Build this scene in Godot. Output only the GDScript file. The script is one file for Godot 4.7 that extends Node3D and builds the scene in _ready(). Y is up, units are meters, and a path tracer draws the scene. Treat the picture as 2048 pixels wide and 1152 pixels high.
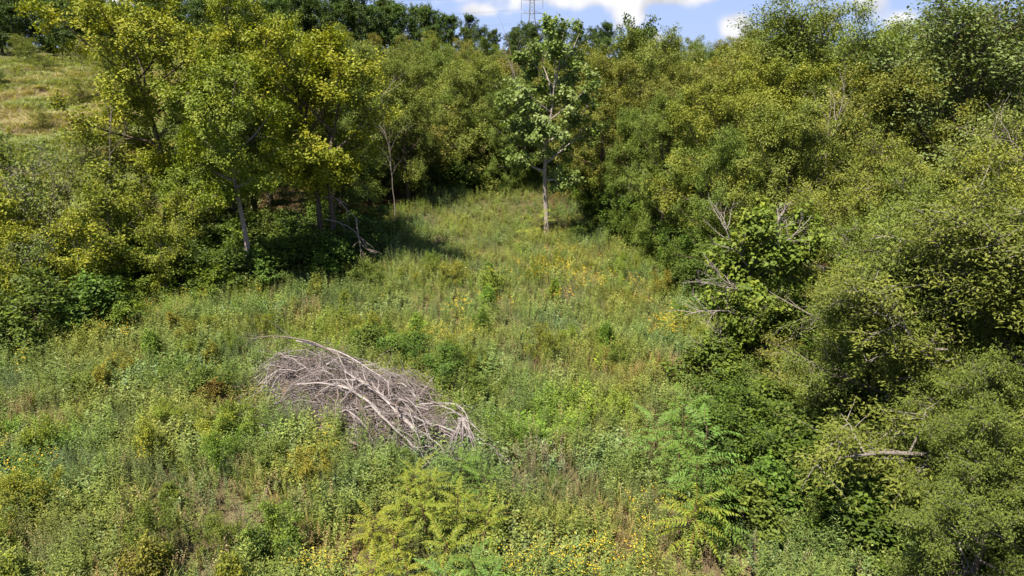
extends Node3D
# An overgrown clearing with a brush pile, walled in by trees, seen from a drone 11 m up.

const SUN_FROM := Vector3(-0.33, 0.87, 0.30)
var RV := PackedVector3Array()
var mats := {}
var used := {}
var labels_used := {}
var bumps := FastNoiseLite.new()
var patch := FastNoiseLite.new()


# ---------------------------------------------------------------- geometry collectors
class Batch:
	var v := PackedVector3Array()
	var c := PackedColorArray()
	var n := PackedVector3Array()
	var i := PackedInt32Array()

	func leaf(p: Vector3, a: Vector3, nr: Vector3, length: float, width: float, col: Color, belly := 0.45) -> void:
		var s := a.cross(nr).normalized() * (width * 0.5)
		var m := p + a * (length * belly) + nr * (length * 0.07)
		var k := v.size()
		v.append(p)
		v.append(m + s)
		v.append(p + a * length)
		v.append(m - s)
		c.append(col); c.append(col); c.append(col); c.append(col)
		i.append(k); i.append(k + 1); i.append(k + 2)
		i.append(k); i.append(k + 2); i.append(k + 3)

	# a pointed leaf of four faces, folded along its rib and bent at the tip
	func big_leaf(p: Vector3, a: Vector3, nr: Vector3, length: float, width: float, col: Color) -> void:
		var s := a.cross(nr).normalized() * (width * 0.5)
		var f := nr * (length * 0.09)
		var k := v.size()
		v.append(p)
		v.append(p + a * (length * 0.28) + s + f)
		v.append(p + a * (length * 0.5) - nr * (length * 0.02))
		v.append(p + a * (length * 0.28) - s + f)
		v.append(p + a * length * 0.94 - nr * (length * 0.2))
		for q in 5:
			c.append(col)
		for q in [0, 1, 2, 0, 2, 3, 1, 4, 2, 3, 2, 4]:
			i.append(k + q)

	func strip(p: Vector3, q: Vector3, width: float, col: Color) -> void:
		var a := q - p
		var s := a.cross(Vector3(0.31, 0.2, 0.93)).normalized() * (width * 0.5)
		var t := a.cross(s).normalized() * (width * 0.5)
		var k := v.size()
		v.append(p + s); v.append(p - s * 0.5 + t); v.append(p - s * 0.5 - t); v.append(q)
		for j in 4:
			c.append(col)
		for j in [0, 1, 3, 1, 2, 3, 2, 0, 3]:
			i.append(k + j)

	func tube(pts: PackedVector3Array, radii: PackedFloat32Array, sides: int, col: Color) -> void:
		var last := pts.size() - 1
		var k := v.size()
		var u := Vector3.ZERO
		for j in pts.size():
			var d := (pts[mini(j + 1, last)] - pts[maxi(j - 1, 0)]).normalized()
			if j == 0:
				u = d.cross(Vector3(0.9, 0.13, 0.4)).normalized()
			u = (u - d * u.dot(d)).normalized()
			var w := d.cross(u)
			for s in sides:
				var t := TAU * s / sides
				var o := u * cos(t) + w * sin(t)
				v.append(pts[j] + o * radii[j])
				n.append(o)
				c.append(col)
		for j in last:
			for s in sides:
				var a := k + j * sides + s
				var b := k + j * sides + (s + 1) % sides
				i.append(a); i.append(b + sides); i.append(b)
				i.append(a); i.append(a + sides); i.append(b + sides)

	func mesh() -> ArrayMesh:
		var m := ArrayMesh.new()
		if v.is_empty():
			return m
		var arr := []
		arr.resize(Mesh.ARRAY_MAX)
		arr[Mesh.ARRAY_VERTEX] = v
		arr[Mesh.ARRAY_COLOR] = c
		arr[Mesh.ARRAY_INDEX] = i
		if n.size() == v.size():
			arr[Mesh.ARRAY_NORMAL] = n
		m.add_surface_from_arrays(Mesh.PRIMITIVE_TRIANGLES, arr)
		return m


func rv() -> Vector3:
	return RV[randi() & 4095]


func rr(a: float, b: float) -> float:
	return a + (b - a) * randf()


func C(r: float, g: float, b: float) -> Color:
	return Color(r, g, b)


# ---------------------------------------------------------------- land
func gh(x: float, z: float) -> float:
	var d := -z
	var s := maxf(0.0, d - 47.0)
	var h := 0.142 * s * s / (s + 13.0)
	var top := 15.6 - 4.2 * smoothstep(-40.0, 60.0, x)
	h = top * (1.0 - exp(-h / top * (1.0 + 0.55 * h / top))) if h > 0.0 else 0.0
	h += bumps.get_noise_2d(x, z) * (0.28 + minf(s, 60.0) * 0.02)
	return h


func right_edge(d: float) -> float:
	if d < 22.0:
		return lerpf(6.6, 8.6, clampf((d - 12.0) / 10.0, 0, 1))
	if d < 36.0:
		return lerpf(8.6, 7.2, (d - 22.0) / 14.0)
	return lerpf(7.2, 2.0, clampf((d - 36.0) / 24.0, 0, 1))


func left_edge(d: float) -> float:
	if d < 34.0:
		return lerpf(-32.0, -14.0, clampf((d - 22.0) / 12.0, 0, 1))
	return lerpf(-14.0, -5.5, clampf((d - 34.0) / 20.0, 0, 1))


# ---------------------------------------------------------------- naming
func numbered(called: String) -> String:
	var k: int = used.get(called, 0)
	used[called] = k + 1
	return called if k == 0 else "%s_%03d" % [called, k]


func thing(called: String, label: String, category: String, x: float, d: float, group := "") -> Node3D:
	var o := Node3D.new()
	o.name = numbered(called)
	add_child(o)
	o.position = Vector3(x, gh(x, -d), -d)
	o.set_meta("label", label)
	o.set_meta("category", category)
	if group:
		o.set_meta("group", group)
	return o


func part(parent: Node3D, called: String, m: Mesh, material: Material, kind := "") -> MeshInstance3D:
	var o := MeshInstance3D.new()
	var seen: Dictionary = parent.get_meta("_n", {})
	var k: int = seen.get(called, 0)
	seen[called] = k + 1
	parent.set_meta("_n", seen)
	o.name = called if k == 0 else "%s_%03d" % [called, k]
	o.mesh = m
	o.material_override = material
	if kind:
		o.set_meta("kind", kind)
	parent.add_child(o)
	return o


func many(parent: Node3D, called: String, m: Mesh, material: Material, rows: PackedFloat32Array) -> MultiMeshInstance3D:
	var mm := MultiMesh.new()
	mm.transform_format = MultiMesh.TRANSFORM_3D
	mm.use_colors = true
	mm.mesh = m
	mm.instance_count = rows.size() / 16
	mm.buffer = rows
	var o := MultiMeshInstance3D.new()
	o.name = numbered(called) if parent == self else called
	o.multimesh = mm
	o.material_override = material
	o.set_meta("kind", "stuff")
	parent.add_child(o)
	return o


func row(rows: PackedFloat32Array, at: Vector3, turn: float, tilt: Vector2, sx: float, sy: float, tint: Color) -> void:
	var b := Basis(Vector3.UP, turn)
	b = Basis(Vector3(1, 0, 0), tilt.x) * Basis(Vector3(0, 0, 1), tilt.y) * b
	var x := b.x * sx
	var y := b.y * sy
	var z := b.z * sx
	rows.append_array([x.x, y.x, z.x, at.x, x.y, y.y, z.y, at.y, x.z, y.z, z.z, at.z, tint.r, tint.g, tint.b, 1.0])


# ---------------------------------------------------------------- materials
func leaf_mat(tint := Color(1, 1, 1), glow := 0.62) -> StandardMaterial3D:
	var key := "leaf %s %s" % [tint, glow]
	if not mats.has(key):
		var m := StandardMaterial3D.new()
		m.vertex_color_use_as_albedo = true
		m.albedo_color = tint.linear_to_srgb()
		m.roughness = 0.58
		m.metallic_specular = 0.33
		m.cull_mode = BaseMaterial3D.CULL_DISABLED
		m.backlight_enabled = true
		m.backlight = Color(0.95 * glow, glow, 0.3 * glow).linear_to_srgb()
		mats[key] = m
	return mats[key]


func noise_tex(freq: float, ramp: Gradient, seed_: int, octaves := 4) -> NoiseTexture2D:
	var f := FastNoiseLite.new()
	f.seed = seed_
	f.frequency = freq
	f.fractal_octaves = octaves
	var t := NoiseTexture2D.new()
	t.width = 512
	t.height = 512
	t.seamless = true
	t.noise = f
	t.color_ramp = ramp
	return t


func ramp(stops: Array) -> Gradient:
	var g := Gradient.new()
	g.offsets = PackedFloat32Array(range(stops.size()).map(func(k): return float(k) / (stops.size() - 1)))
	g.colors = PackedColorArray(stops)
	return g


func bark_mat(tint: Color, size := 1.6) -> StandardMaterial3D:
	var key := "bark %s %s" % [tint, size]
	if not mats.has(key):
		if not mats.has("bark_tex"):
			mats["bark_tex"] = noise_tex(0.03, ramp([Color(0.5, 0.48, 0.46), Color(0.72, 0.7, 0.68), Color(1, 0.98, 0.96)]), 5)
			mats["bark_bump"] = noise_tex(0.05, ramp([Color.BLACK, Color.WHITE]), 9, 5)
		var m := StandardMaterial3D.new()
		m.vertex_color_use_as_albedo = true
		m.albedo_color = tint.linear_to_srgb()
		m.albedo_texture = mats["bark_tex"]
		m.roughness = 0.92
		m.metallic_specular = 0.25
		m.uv1_triplanar = true
		m.uv1_scale = Vector3(size, size * 0.35, size)
		m.heightmap_enabled = true
		m.heightmap_texture = mats["bark_bump"]
		m.heightmap_scale = 2.0
		mats[key] = m
	return mats[key]


func plain_mat(c: Color, rough := 0.8, metal := 0.0) -> StandardMaterial3D:
	var m := StandardMaterial3D.new()
	m.albedo_color = c.linear_to_srgb()
	m.roughness = rough
	m.metallic = metal
	return m


# ---------------------------------------------------------------- trees
# P: h height, r crown radius, base where the crown starts (0..1), tr trunk radius, limbs, subs, twigs, leaves (per twig),
# ll / lw leaf size, spread, droop, pal, prof, up (range of limb angles), lean, split (limbs as parts), twig_len
func prof(kind: String, t: float) -> float:
	match kind:
		"cone":
			return lerpf(1.0, 0.12, t)
		"vase":
			return 0.55 + 0.45 * sin(PI * clampf(t * 0.9 + 0.05, 0, 1))
		"loose":
			return 0.5 + 0.5 * sin(PI * (0.15 + 0.75 * t))
	return 0.24 + 0.76 * sin(PI * (0.08 + 0.77 * t))


func curve(from: Vector3, dir: Vector3, length: float, steps: int, wob: float, rise: float) -> PackedVector3Array:
	var pts := PackedVector3Array([from])
	var p := from
	var d := dir
	for k in steps:
		d = (d + rv() * wob + Vector3(0, rise, 0)).normalized()
		p += d * (length / steps)
		pts.append(p)
	return pts


func along(pts: PackedVector3Array, t: float) -> Vector3:
	var f := clampf(t, 0, 0.999) * (pts.size() - 1)
	var k := int(f)
	return pts[k].lerp(pts[k + 1], f - k)


func taper(n: int, a: float, b: float) -> PackedFloat32Array:
	var r := PackedFloat32Array()
	for k in n:
		r.append(lerpf(a, b, float(k) / (n - 1)))
	return r


func grow(P: Dictionary) -> Dictionary:
	seed(P.seed)
	var h: float = P.h
	var r: float = P.r
	var base: float = P.get("base", 0.25)
	var tr: float = P.get("tr", h * 0.016)
	var up: Array = P.get("up", [0.25, 1.15])
	var lean: Vector2 = P.get("lean", Vector2.ZERO)
	var kind: String = P.get("prof", "round")
	var ll: float = P.ll
	var lw: float = P.lw
	var spread: float = P.get("spread", 0.3)
	var droop: float = P.get("droop", 0.25)
	var pal: Array = P.pal
	var leaves: int = P.leaves
	var twig_len: float = P.get("twig_len", 0.7)
	var side: Vector3 = P.get("side", Vector3.ZERO)
	var belly: float = P.get("belly", 0.45)
	var big: bool = P.get("big", false)
	var wood_col := Color(1, 1, 1)
	var trunk := Batch.new()
	var boughs := Batch.new()
	var crown := Batch.new()
	var bare := Batch.new()
	var limbs := []
	var singles := []
	var one_by_one: int = P.get("singles", 0)
	var stems: int = P.get("stems", 1)
	var trunks := []
	for s in stems:
		var pts := PackedVector3Array()
		var ax := Vector3(lean.x, 0, lean.y)
		if stems > 1:
			ax += Vector3(cos(TAU * s / stems + 0.5), 0, sin(TAU * s / stems + 0.5)) * r * P.get("splay", 0.4)
		var w1 := rv() * h * 0.02
		var w2 := rv() * h * 0.02
		var n := 9
		for k in n:
			var t := float(k) / (n - 1)
			var p := Vector3(0, h * 0.93 * t, 0) + ax * pow(t, 1.3) + w1 * sin(t * 5.0) + w2 * sin(t * 9.0)
			if k == 0:
				p = Vector3(0, -0.25, 0) + ax.normalized() * (tr if stems > 1 else 0.0)
			p.y = p.y if k == 0 else h * 0.93 * t
			pts.append(p)
		var rad := PackedFloat32Array()
		for k in n:
			var t := float(k) / (n - 1)
			rad.append(tr * (1.35 if k == 0 else lerpf(1.0, 0.12, pow(t, 0.9))) * (1.0 if stems == 1 else 0.7))
		trunk.tube(pts, rad, 8 if P.get("fine", false) else 6, wood_col)
		trunks.append(pts)
	var n_limbs: int = P.limbs
	var az := randf() * TAU
	for li in n_limbs:
		var t := (li + 0.5 * randf()) / n_limbs
		var pts: PackedVector3Array = trunks[li % stems]
		var ht := base + (0.97 - base) * t
		var from := along(pts, ht)
		az += 2.399 + rr(-0.4, 0.4)
		var el := lerpf(up[0], up[1], t) + rr(-0.18, 0.18)
		var out := Vector3(cos(az), 0, sin(az))
		var dir := out * cos(el) + Vector3(0, sin(el), 0)
		var length := r * prof(kind, t) * rr(0.72, 1.18) * (1.0 + side.dot(out))
		var rad := tr * lerpf(0.5, 0.16, t)
		var path := curve(from, dir, length, 6, P.get("wob", 0.16), P.get("rise", 0.03))
		var lb := Batch.new() if P.get("split", false) else boughs
		lb.tube(path, taper(7, rad, rad * 0.2 + 0.004), 5, wood_col)
		var subs: int = P.subs
		for si in subs:
			var st := rr(0.2, 1.0) if si else 0.98
			var sp := along(path, st)
			var ld := (along(path, minf(st + 0.1, 0.999)) - along(path, maxf(st - 0.1, 0.0))).normalized()
			var sd := (ld * 0.8 + rv() * 0.95 + Vector3(0, 0.12 - droop * 0.5, 0)).normalized()
			var sl := maxf(length * rr(0.22, 0.42) * (1.15 - st * 0.4), twig_len * 0.8)
			var spath := curve(sp, sd, sl, 3, 0.2, 0.04 - droop * 0.22)
			var sr := maxf(rad * lerpf(0.42, 0.16, st), 0.008)
			lb.tube(spath, taper(4, sr, sr * 0.35), 3, wood_col)
			var twigs: int = P.twigs
			for ti in twigs:
				var tp := along(spath, rr(0.25, 1.0))
				var td := (sd * 0.6 + rv() + Vector3(0, 0.1 - droop * 0.8, 0)).normalized()
				var tl := twig_len * rr(0.6, 1.3)
				var te := tp + td * tl
				if P.get("fine", false):
					lb.strip(tp, te, 0.022, wood_col)
				if P.get("bare", 0.0) > randf():
					continue
				var shade := rr(0.85, 1.15)
				var col: Color = pal[randi() % pal.size()]
				var outw := (te - Vector3(pts[0].x, h * (base + 0.35 * (1 - base)), pts[0].z)).normalized()
				for k in leaves:
					var p := tp + td * (tl * (0.15 + 0.95 * randf())) + rv() * (spread * sqrt(randf()))
					var a := (td * 0.35 + rv() * 0.9 + outw * 0.25 - Vector3(0, droop, 0)).normalized()
					var nr := (rv() * 0.7 + outw * 1.0 + Vector3(0, 0.55, 0)).normalized()
					var q := rr(0.72, 1.3)
					var g := shade * rr(0.82, 1.2)
					if singles.size() < one_by_one and randf() < 0.16 and p.z - p.x * 0.7 > r * 0.35 and p.y > h * 0.2:
						var x := a.cross(nr).normalized()
						singles.append([Transform3D(Basis(x * lw * q, x.cross(a).normalized() * ll * q, a * ll * q), p), randi() & 3])
					elif big:
						crown.big_leaf(p, a, nr, ll * q, lw * q, Color(col.r * g, col.g * g, col.b * g))
					else:
						crown.leaf(p, a, nr, ll * q, lw * q, Color(col.r * g, col.g * g, col.b * g), belly)
		if P.get("split", false):
			limbs.append(lb.mesh())
	var res := {"h": crown.mesh().get_aabb().end.y, "w": h * 1.04, "trunk": trunk.mesh(), "limbs": limbs, "singles": singles, "boughs": boughs.mesh(), "crown": crown.mesh(), "leafs": crown.i.size() / 6}
	if singles:
		res.leaf_shapes = []
		for k in 4:
			var b := Batch.new()
			b.big_leaf(Vector3.ZERO, Vector3(0, 0, 1), Vector3(0, 1, 0), 1.0, 1.0, (pal[k % pal.size()] as Color) * rr(0.9, 1.15))
			res.leaf_shapes.append(b.mesh())
	return res


func plant(T: Dictionary, called: String, label: String, category: String, x: float, d: float, height: float, wide: float, turn: float, leaf: Material, bark: Material, group := "") -> Node3D:
	var o := thing(called, label, category, x, d, group)
	var s: float = height / T.h
	var q: float = wide * height / T.w
	o.scale = Vector3(q, s, q)
	o.rotation.y = turn
	part(o, "trunk" if category != "shrub" else "stem", T.trunk, bark)
	for l in T.limbs:
		part(o, "limb", l, bark)
	if T.boughs.get_surface_count():
		part(o, "branches", T.boughs, bark, "stuff")
	part(o, "crown" if category != "shrub" else "foliage", T.crown, leaf, "stuff" if T.singles else "")
	for l in T.singles:
		part(o, "leaf", T.leaf_shapes[l[1]], leaf).transform = l[0]
	return o


# ---------------------------------------------------------------- sky
func make_sky() -> Sky:
	var w := 2048
	var hh := 1024
	var rows := 512
	var dens := PackedFloat32Array()
	dens.resize(w * rows)
	# cumulus heads: azimuth, elevation, half width, half height in degrees, strength
	var heads := [[8.9, 3.4, 1.3, 1.3, 1.0], [11.6, 4.4, 2.4, 0.7, 0.75], [15.0, 4.6, 3.2, 0.6, 0.7], [10.0, 1.6, 1.6, 0.9, 0.8], [16.8, 2.3, 1.3, 1.2, 1.1], [17.6, 0.9, 1.9, 1.0, 0.8],
		[-2.8, 3.6, 1.7, 0.7, 0.72], [4.1, 2.9, 1.3, 0.5, 0.6], [2.2, 2.0, 0.8, 0.6, 0.6], [8.0, 2.4, 0.7, 0.5, 0.62], [25.4, 3.6, 1.6, 1.6, 0.8], [27.6, 2.6, 1.2, 1.0, 0.6], [21.5, 5.2, 3.0, 1.6, 0.7]]
	seed(77)
	for k in 120:
		heads.append([rr(-180, 180), rr(4, 40), rr(3, 11), rr(1.2, 4), rr(0.4, 0.95)])
	for k in 26:
		heads.append([rr(40, 325), rr(0, 6), rr(2, 6), rr(0.8, 2), rr(0.5, 1.0)])
	var puff := FastNoiseLite.new()
	puff.seed = 4
	puff.frequency = 0.045
	puff.fractal_octaves = 5
	for hd in heads:
		var cx: float = hd[0] / 360.0 * w
		var cy: float = hd[1] / 180.0 * hh
		var rx: float = hd[2] / 360.0 * w
		var ry: float = hd[3] / 180.0 * hh
		for yy in range(maxi(0, int(cy - ry * 2.2)), mini(rows, int(cy + ry * 2.2))):
			for xx in range(int(cx - rx * 2.2), int(cx + rx * 2.2)):
				var q := Vector2((xx - cx) / rx, (yy - cy) / (ry * (1.0 if yy > cy else 0.75))).length_squared()
				if q < 4.8:
					var at: int = yy * w + posmod(xx, w)
					var v: float = hd[4] * exp(-q)
					dens[at] = maxf(dens[at], v) + 0.35 * minf(dens[at], v)
	var data := PackedFloat32Array()
	data.resize(w * hh * 3)
	for yy in rows:
		var el := (yy + 0.5) / rows * PI * 0.5
		var t := pow(1.0 - sin(el), 3.2)
		var r0 := lerpf(0.15, 0.43, t)
		var g0 := lerpf(0.27, 0.55, t)
		var b0 := lerpf(0.60, 0.84, t)
		var o := (rows - 1 - yy) * w * 3
		for xx in w:
			var dn := dens[yy * w + xx]
			var r := r0
			var g := g0
			var b := b0
			if dn > 0.03:
				var nz := puff.get_noise_2d(xx, yy * 1.25)
				var a := smoothstep(0.30, 0.72, dn + nz * 0.46)
				var lit := clampf(0.58 + nz * 0.36 + dn * 0.16, 0.52, 0.86)
				r = lerpf(r, lit * 0.97, a)
				g = lerpf(g, lit * 0.975, a)
				b = lerpf(b, lit * 1.02, a)
			data[o] = r
			data[o + 1] = g
			data[o + 2] = b
			o += 3
	var low := PackedFloat32Array()
	for xx in w:
		low.append_array([0.09, 0.1, 0.055])
	var head := data.slice(0, w * rows * 3)
	for yy in hh - rows:
		head.append_array(low)
	var im := Image.create_from_data(w, hh, false, Image.FORMAT_RGBF, head.to_byte_array())
	var m := PanoramaSkyMaterial.new()
	m.panorama = ImageTexture.create_from_image(im)
	var s := Sky.new()
	s.sky_material = m
	return s


# ---------------------------------------------------------------- the scene
func _ready() -> void:
	var cam := Camera3D.new()
	cam.name = "camera"
	cam.fov = 45.0
	cam.position = Vector3(0, 11, 0)
	cam.rotation_degrees = Vector3(-18, 0, 0)
	cam.far = 4000.0
	cam.near = 0.1
	add_child(cam)
	cam.current = true
	var we := WorldEnvironment.new()
	we.name = "world_environment"
	var env := Environment.new()
	env.background_mode = Environment.BG_SKY
	env.sky = make_sky()
	env.background_energy_multiplier = 0.455
	env.tonemap_mode = Environment.TONE_MAPPER_LINEAR
	env.tonemap_exposure = 2.85
	env.sdfgi_enabled = true
	env.ssao_enabled = true
	env.ssil_enabled = true
	we.environment = env
	add_child(we)
	var sun := DirectionalLight3D.new()
	sun.name = "sun"
	sun.light_color = Color(1.0, 0.965, 0.905)
	sun.light_energy = 1.6
	sun.light_angular_distance = 0.5
	sun.shadow_enabled = true
	add_child(sun)
	sun.look_at_from_position(SUN_FROM * 50.0, Vector3.ZERO)

	seed(11)
	for k in 4096:
		var z := rr(-1, 1)
		var t := randf() * TAU
		var q := sqrt(1.0 - z * z)
		RV.append(Vector3(q * cos(t), z, q * sin(t)))
	bumps.seed = 3
	bumps.frequency = 0.09
	bumps.fractal_octaves = 3
	patch.seed = 8
	patch.frequency = 0.11
	patch.fractal_octaves = 3

	build_ground()
	build_tower()
	build_woods()
	build_meadow()
	build_pile()
	build_near_plants()
	build_shed()
	tell_apart()


# things of a group whose labels came out alike are told apart by their order from left to right
func tell_apart() -> void:
	var by := {}
	for o in get_children():
		if o.has_meta("label") and o is Node3D:
			by.get_or_add(o.get_meta("label"), []).append(o)
	var words := ["second", "third", "fourth", "fifth", "sixth", "seventh", "eighth"]
	for l in by:
		var same: Array = by[l]
		if same.size() < 2:
			continue
		same.sort_custom(func(a, b): return a.position.x / a.position.z > b.position.x / b.position.z)
		for k in same.size():
			var say: String = "leftmost" if k == 0 else ("rightmost" if k == same.size() - 1 else words[mini(k - 1, 6)] + " from left,")
			same[k].set_meta("label", say + " " + l)


func build_ground() -> void:
	var b := Batch.new()
	var xs := PackedFloat32Array()
	var ds := PackedFloat32Array()
	var x := 0.0
	while x < 1600.0:
		xs.append(x)
		x += 0.8 if x < 40.0 else (2.5 if x < 160.0 else x * 0.35)
	var all_x := PackedFloat32Array()
	for k in range(xs.size() - 1, 0, -1):
		all_x.append(-xs[k])
	all_x.append_array(xs)
	var d := -60.0
	while d < 2400.0:
		ds.append(d)
		d += 6.0 if d < 6.0 else (0.8 if d < 64.0 else (2.5 if d < 190.0 else d * 0.3))
	var fine := FastNoiseLite.new()
	fine.frequency = 0.6
	fine.seed = 21
	for dd in ds:
		for xx in all_x:
			b.v.append(Vector3(xx, gh(xx, -dd), -dd))
			b.n.append(Vector3.UP)
			var p := patch.get_noise_2d(xx, dd)
			var f := fine.get_noise_2d(xx, dd)
			var col := Color(0.10, 0.10, 0.04).lerp(Color(0.20, 0.155, 0.10), clampf(0.35 + p * 0.9 + f * 0.5, 0, 1))
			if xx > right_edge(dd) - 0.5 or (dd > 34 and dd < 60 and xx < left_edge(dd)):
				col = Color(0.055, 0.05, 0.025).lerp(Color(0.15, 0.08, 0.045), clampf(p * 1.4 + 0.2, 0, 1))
			if dd > 52.0 and xx < -28.0:
				var band := smoothstep(0.0, 0.5, patch.get_noise_2d(xx * 0.35, dd * 0.8 + 90) + 0.5 - absf(dd - 98.0) * 0.014)
				col = Color(0.12, 0.125, 0.055).lerp(Color(0.27, 0.205, 0.135), band)
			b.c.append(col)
	var w := all_x.size()
	for r in ds.size() - 1:
		for c in w - 1:
			var a := r * w + c
			b.i.append(a); b.i.append(a + w); b.i.append(a + w + 1)
			b.i.append(a); b.i.append(a + w + 1); b.i.append(a + 1)
	# normals from the land itself
	for k in b.v.size():
		var p := b.v[k]
		if absf(p.x) < 200.0 and p.z > -220.0:
			b.n[k] = Vector3(gh(p.x - 0.5, p.z) - gh(p.x + 0.5, p.z), 1.0, gh(p.x, p.z - 0.5) - gh(p.x, p.z + 0.5)).normalized()
	var m := StandardMaterial3D.new()
	m.vertex_color_use_as_albedo = true
	m.albedo_texture = noise_tex(0.045, ramp([Color(0.62, 0.6, 0.56), Color(0.85, 0.84, 0.8), Color(1, 1, 1)]), 31, 5)
	m.uv1_triplanar = true
	m.uv1_world_triplanar = true
	m.uv1_scale = Vector3(0.45, 0.45, 0.45)
	m.roughness = 1.0
	m.metallic_specular = 0.1
	m.heightmap_enabled = true
	m.heightmap_texture = noise_tex(0.06, ramp([Color.BLACK, Color.WHITE]), 33, 5)
	m.heightmap_scale = 6.0
	var o := MeshInstance3D.new()
	o.name = "ground"
	o.mesh = b.mesh()
	o.material_override = m
	o.set_meta("kind", "structure")
	add_child(o)


# ---------------------------------------------------------------- power line
func bar(b: Batch, p: Vector3, q: Vector3, r: float) -> void:
	b.tube(PackedVector3Array([p, q]), PackedFloat32Array([r, r]), 4, Color(1, 1, 1))


func build_tower() -> void:
	var steel := plain_mat(Color(0.23, 0.24, 0.26), 0.55, 0.5)
	var x0 := 6.7
	var d0 := 250.0
	var o := thing("transmission_tower", "grey steel lattice power line tower rising above the skyline behind the cottonwood", "tower", x0, d0)
	o.rotation.y = -0.12
	var g := gh(x0, -d0)
	var top := 40.0 - g
	var half := func(y: float) -> float:
		return lerpf(2.6, 0.85, clampf((y + g - 14.0) / 11.5, 0, 1)) if y + g < 25.5 else lerpf(0.85, 0.45, clampf((y + g - 25.5) / 14.5, 0, 1))
	for sx in [-1, 1]:
		for sz in [-1, 1]:
			var b := Batch.new()
			var pts := PackedVector3Array()
			for y in [0.0, 14.0 - g, 25.5 - g, top]:
				pts.append(Vector3(sx * half.call(y), y, sz * half.call(y)))
			b.tube(pts, PackedFloat32Array([0.11, 0.11, 0.1, 0.08]), 4, Color(1, 1, 1))
			part(o, "leg", b.mesh(), steel)
	var y := 14.0 - g
	while y < top - 0.5:
		var step := maxf(1.15, half.call(y) * 1.15)
		var a: float = half.call(y)
		var e: float = half.call(minf(y + step, top))
		for f in 4:
			var t := Basis(Vector3.UP, f * PI / 2)
			var b := Batch.new()
			bar(b, t * Vector3(-a, y, a), t * Vector3(e, y + step, e), 0.055)
			bar(b, t * Vector3(a, y, a), t * Vector3(-e, y + step, e), 0.055)
			part(o, "brace", b.mesh(), steel)
		y += step
	var k := 0
	for ya in [26.5, 30.7, 34.9]:
		var b := Batch.new()
		var yy: float = ya - g
		var reach := 3.6
		for s in [-1, 1]:
			var hw: float = half.call(yy)
			for z in [-1, 1]:
				bar(b, Vector3(0, yy, z * hw), Vector3(s * reach, yy, 0), 0.08)
				bar(b, Vector3(s * hw, yy + 0.75, z * hw), Vector3(s * reach, yy, 0), 0.06)
			bar(b, Vector3(s * 1.9, yy, -0.42), Vector3(s * 1.9, yy, 0.42), 0.05)
		part(o, "cross_arm", b.mesh(), steel)
		for s in [-1, 1]:
			var ib := Batch.new()
			var pts := PackedVector3Array()
			var rad := PackedFloat32Array()
			for q in 18:
				pts.append(Vector3(s * reach, yy - q * 0.16, 0))
				rad.append(0.11 if q % 2 else 0.05)
			ib.tube(pts, rad, 6, Color(1, 1, 1))
			part(o, "insulator", ib.mesh(), plain_mat(Color(0.16, 0.17, 0.2), 0.3))
			var p := o.transform * Vector3(s * reach, yy - 2.75, 0)
			# one span comes towards the camera's left, one runs on behind
			var left := Vector3(-150.0 + s * 2.0, p.y + 2.0, -165.0 + s * 3.0)
			wire(p, left, 5.2, ["lower", "middle", "upper"][k] + (" left-hand" if s < 0 else " right-hand") + " cable from the tower to the left, in front of the ridge trees")
			var far := Vector3(190.0 + s * 4.0, p.y - 2.0, -860.0)
			wire(p, far, 17.0, ["lower", "middle", "upper"][k] + (" left-hand" if s < 0 else " right-hand") + " cable running from the tower down behind the cottonwood to the right")
		k += 1


func wire(p: Vector3, q: Vector3, sag: float, label: String) -> void:
	var b := Batch.new()
	var pts := PackedVector3Array()
	for k in 33:
		var t := k / 32.0
		pts.append(p.lerp(q, t) - Vector3(0, 4.0 * sag * t * (1.0 - t), 0) - p)
	b.tube(pts, taper(33, 0.017, 0.017), 4, Color(1, 1, 1))
	var o := MeshInstance3D.new()
	o.name = numbered("power_cable")
	o.mesh = b.mesh()
	o.position = p
	if not mats.has("wire"):
		mats["wire"] = plain_mat(Color(0.16, 0.17, 0.19), 0.5, 0.6)
	o.material_override = mats["wire"]
	o.set_meta("label", label)
	o.set_meta("category", "cable")
	o.set_meta("group", "cables of the power line")
	add_child(o)


# ---------------------------------------------------------------- woods
const MAPLE := [Color(0.158, 0.18, 0.017), Color(0.128, 0.158, 0.015), Color(0.185, 0.198, 0.019), Color(0.14, 0.168, 0.016)]
const ELM := [Color(0.14, 0.163, 0.026), Color(0.115, 0.141, 0.022), Color(0.168, 0.189, 0.034), Color(0.126, 0.152, 0.024)]
const DARK := [Color(0.072, 0.1, 0.02), Color(0.092, 0.125, 0.024), Color(0.06, 0.084, 0.019)]
const POPLAR := [Color(0.118, 0.16, 0.04), Color(0.1, 0.14, 0.034), Color(0.145, 0.182, 0.06), Color(0.108, 0.15, 0.036)]
const SCRUB := [Color(0.145, 0.166, 0.026), Color(0.122, 0.146, 0.023), Color(0.168, 0.178, 0.033), Color(0.11, 0.138, 0.022)]
const CEDAR := [Color(0.112, 0.13, 0.021), Color(0.087, 0.11, 0.018), Color(0.134, 0.143, 0.027)]
const BUSH := [Color(0.08, 0.115, 0.016), Color(0.108, 0.145, 0.018), Color(0.066, 0.095, 0.015)]
var T := {}


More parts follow.
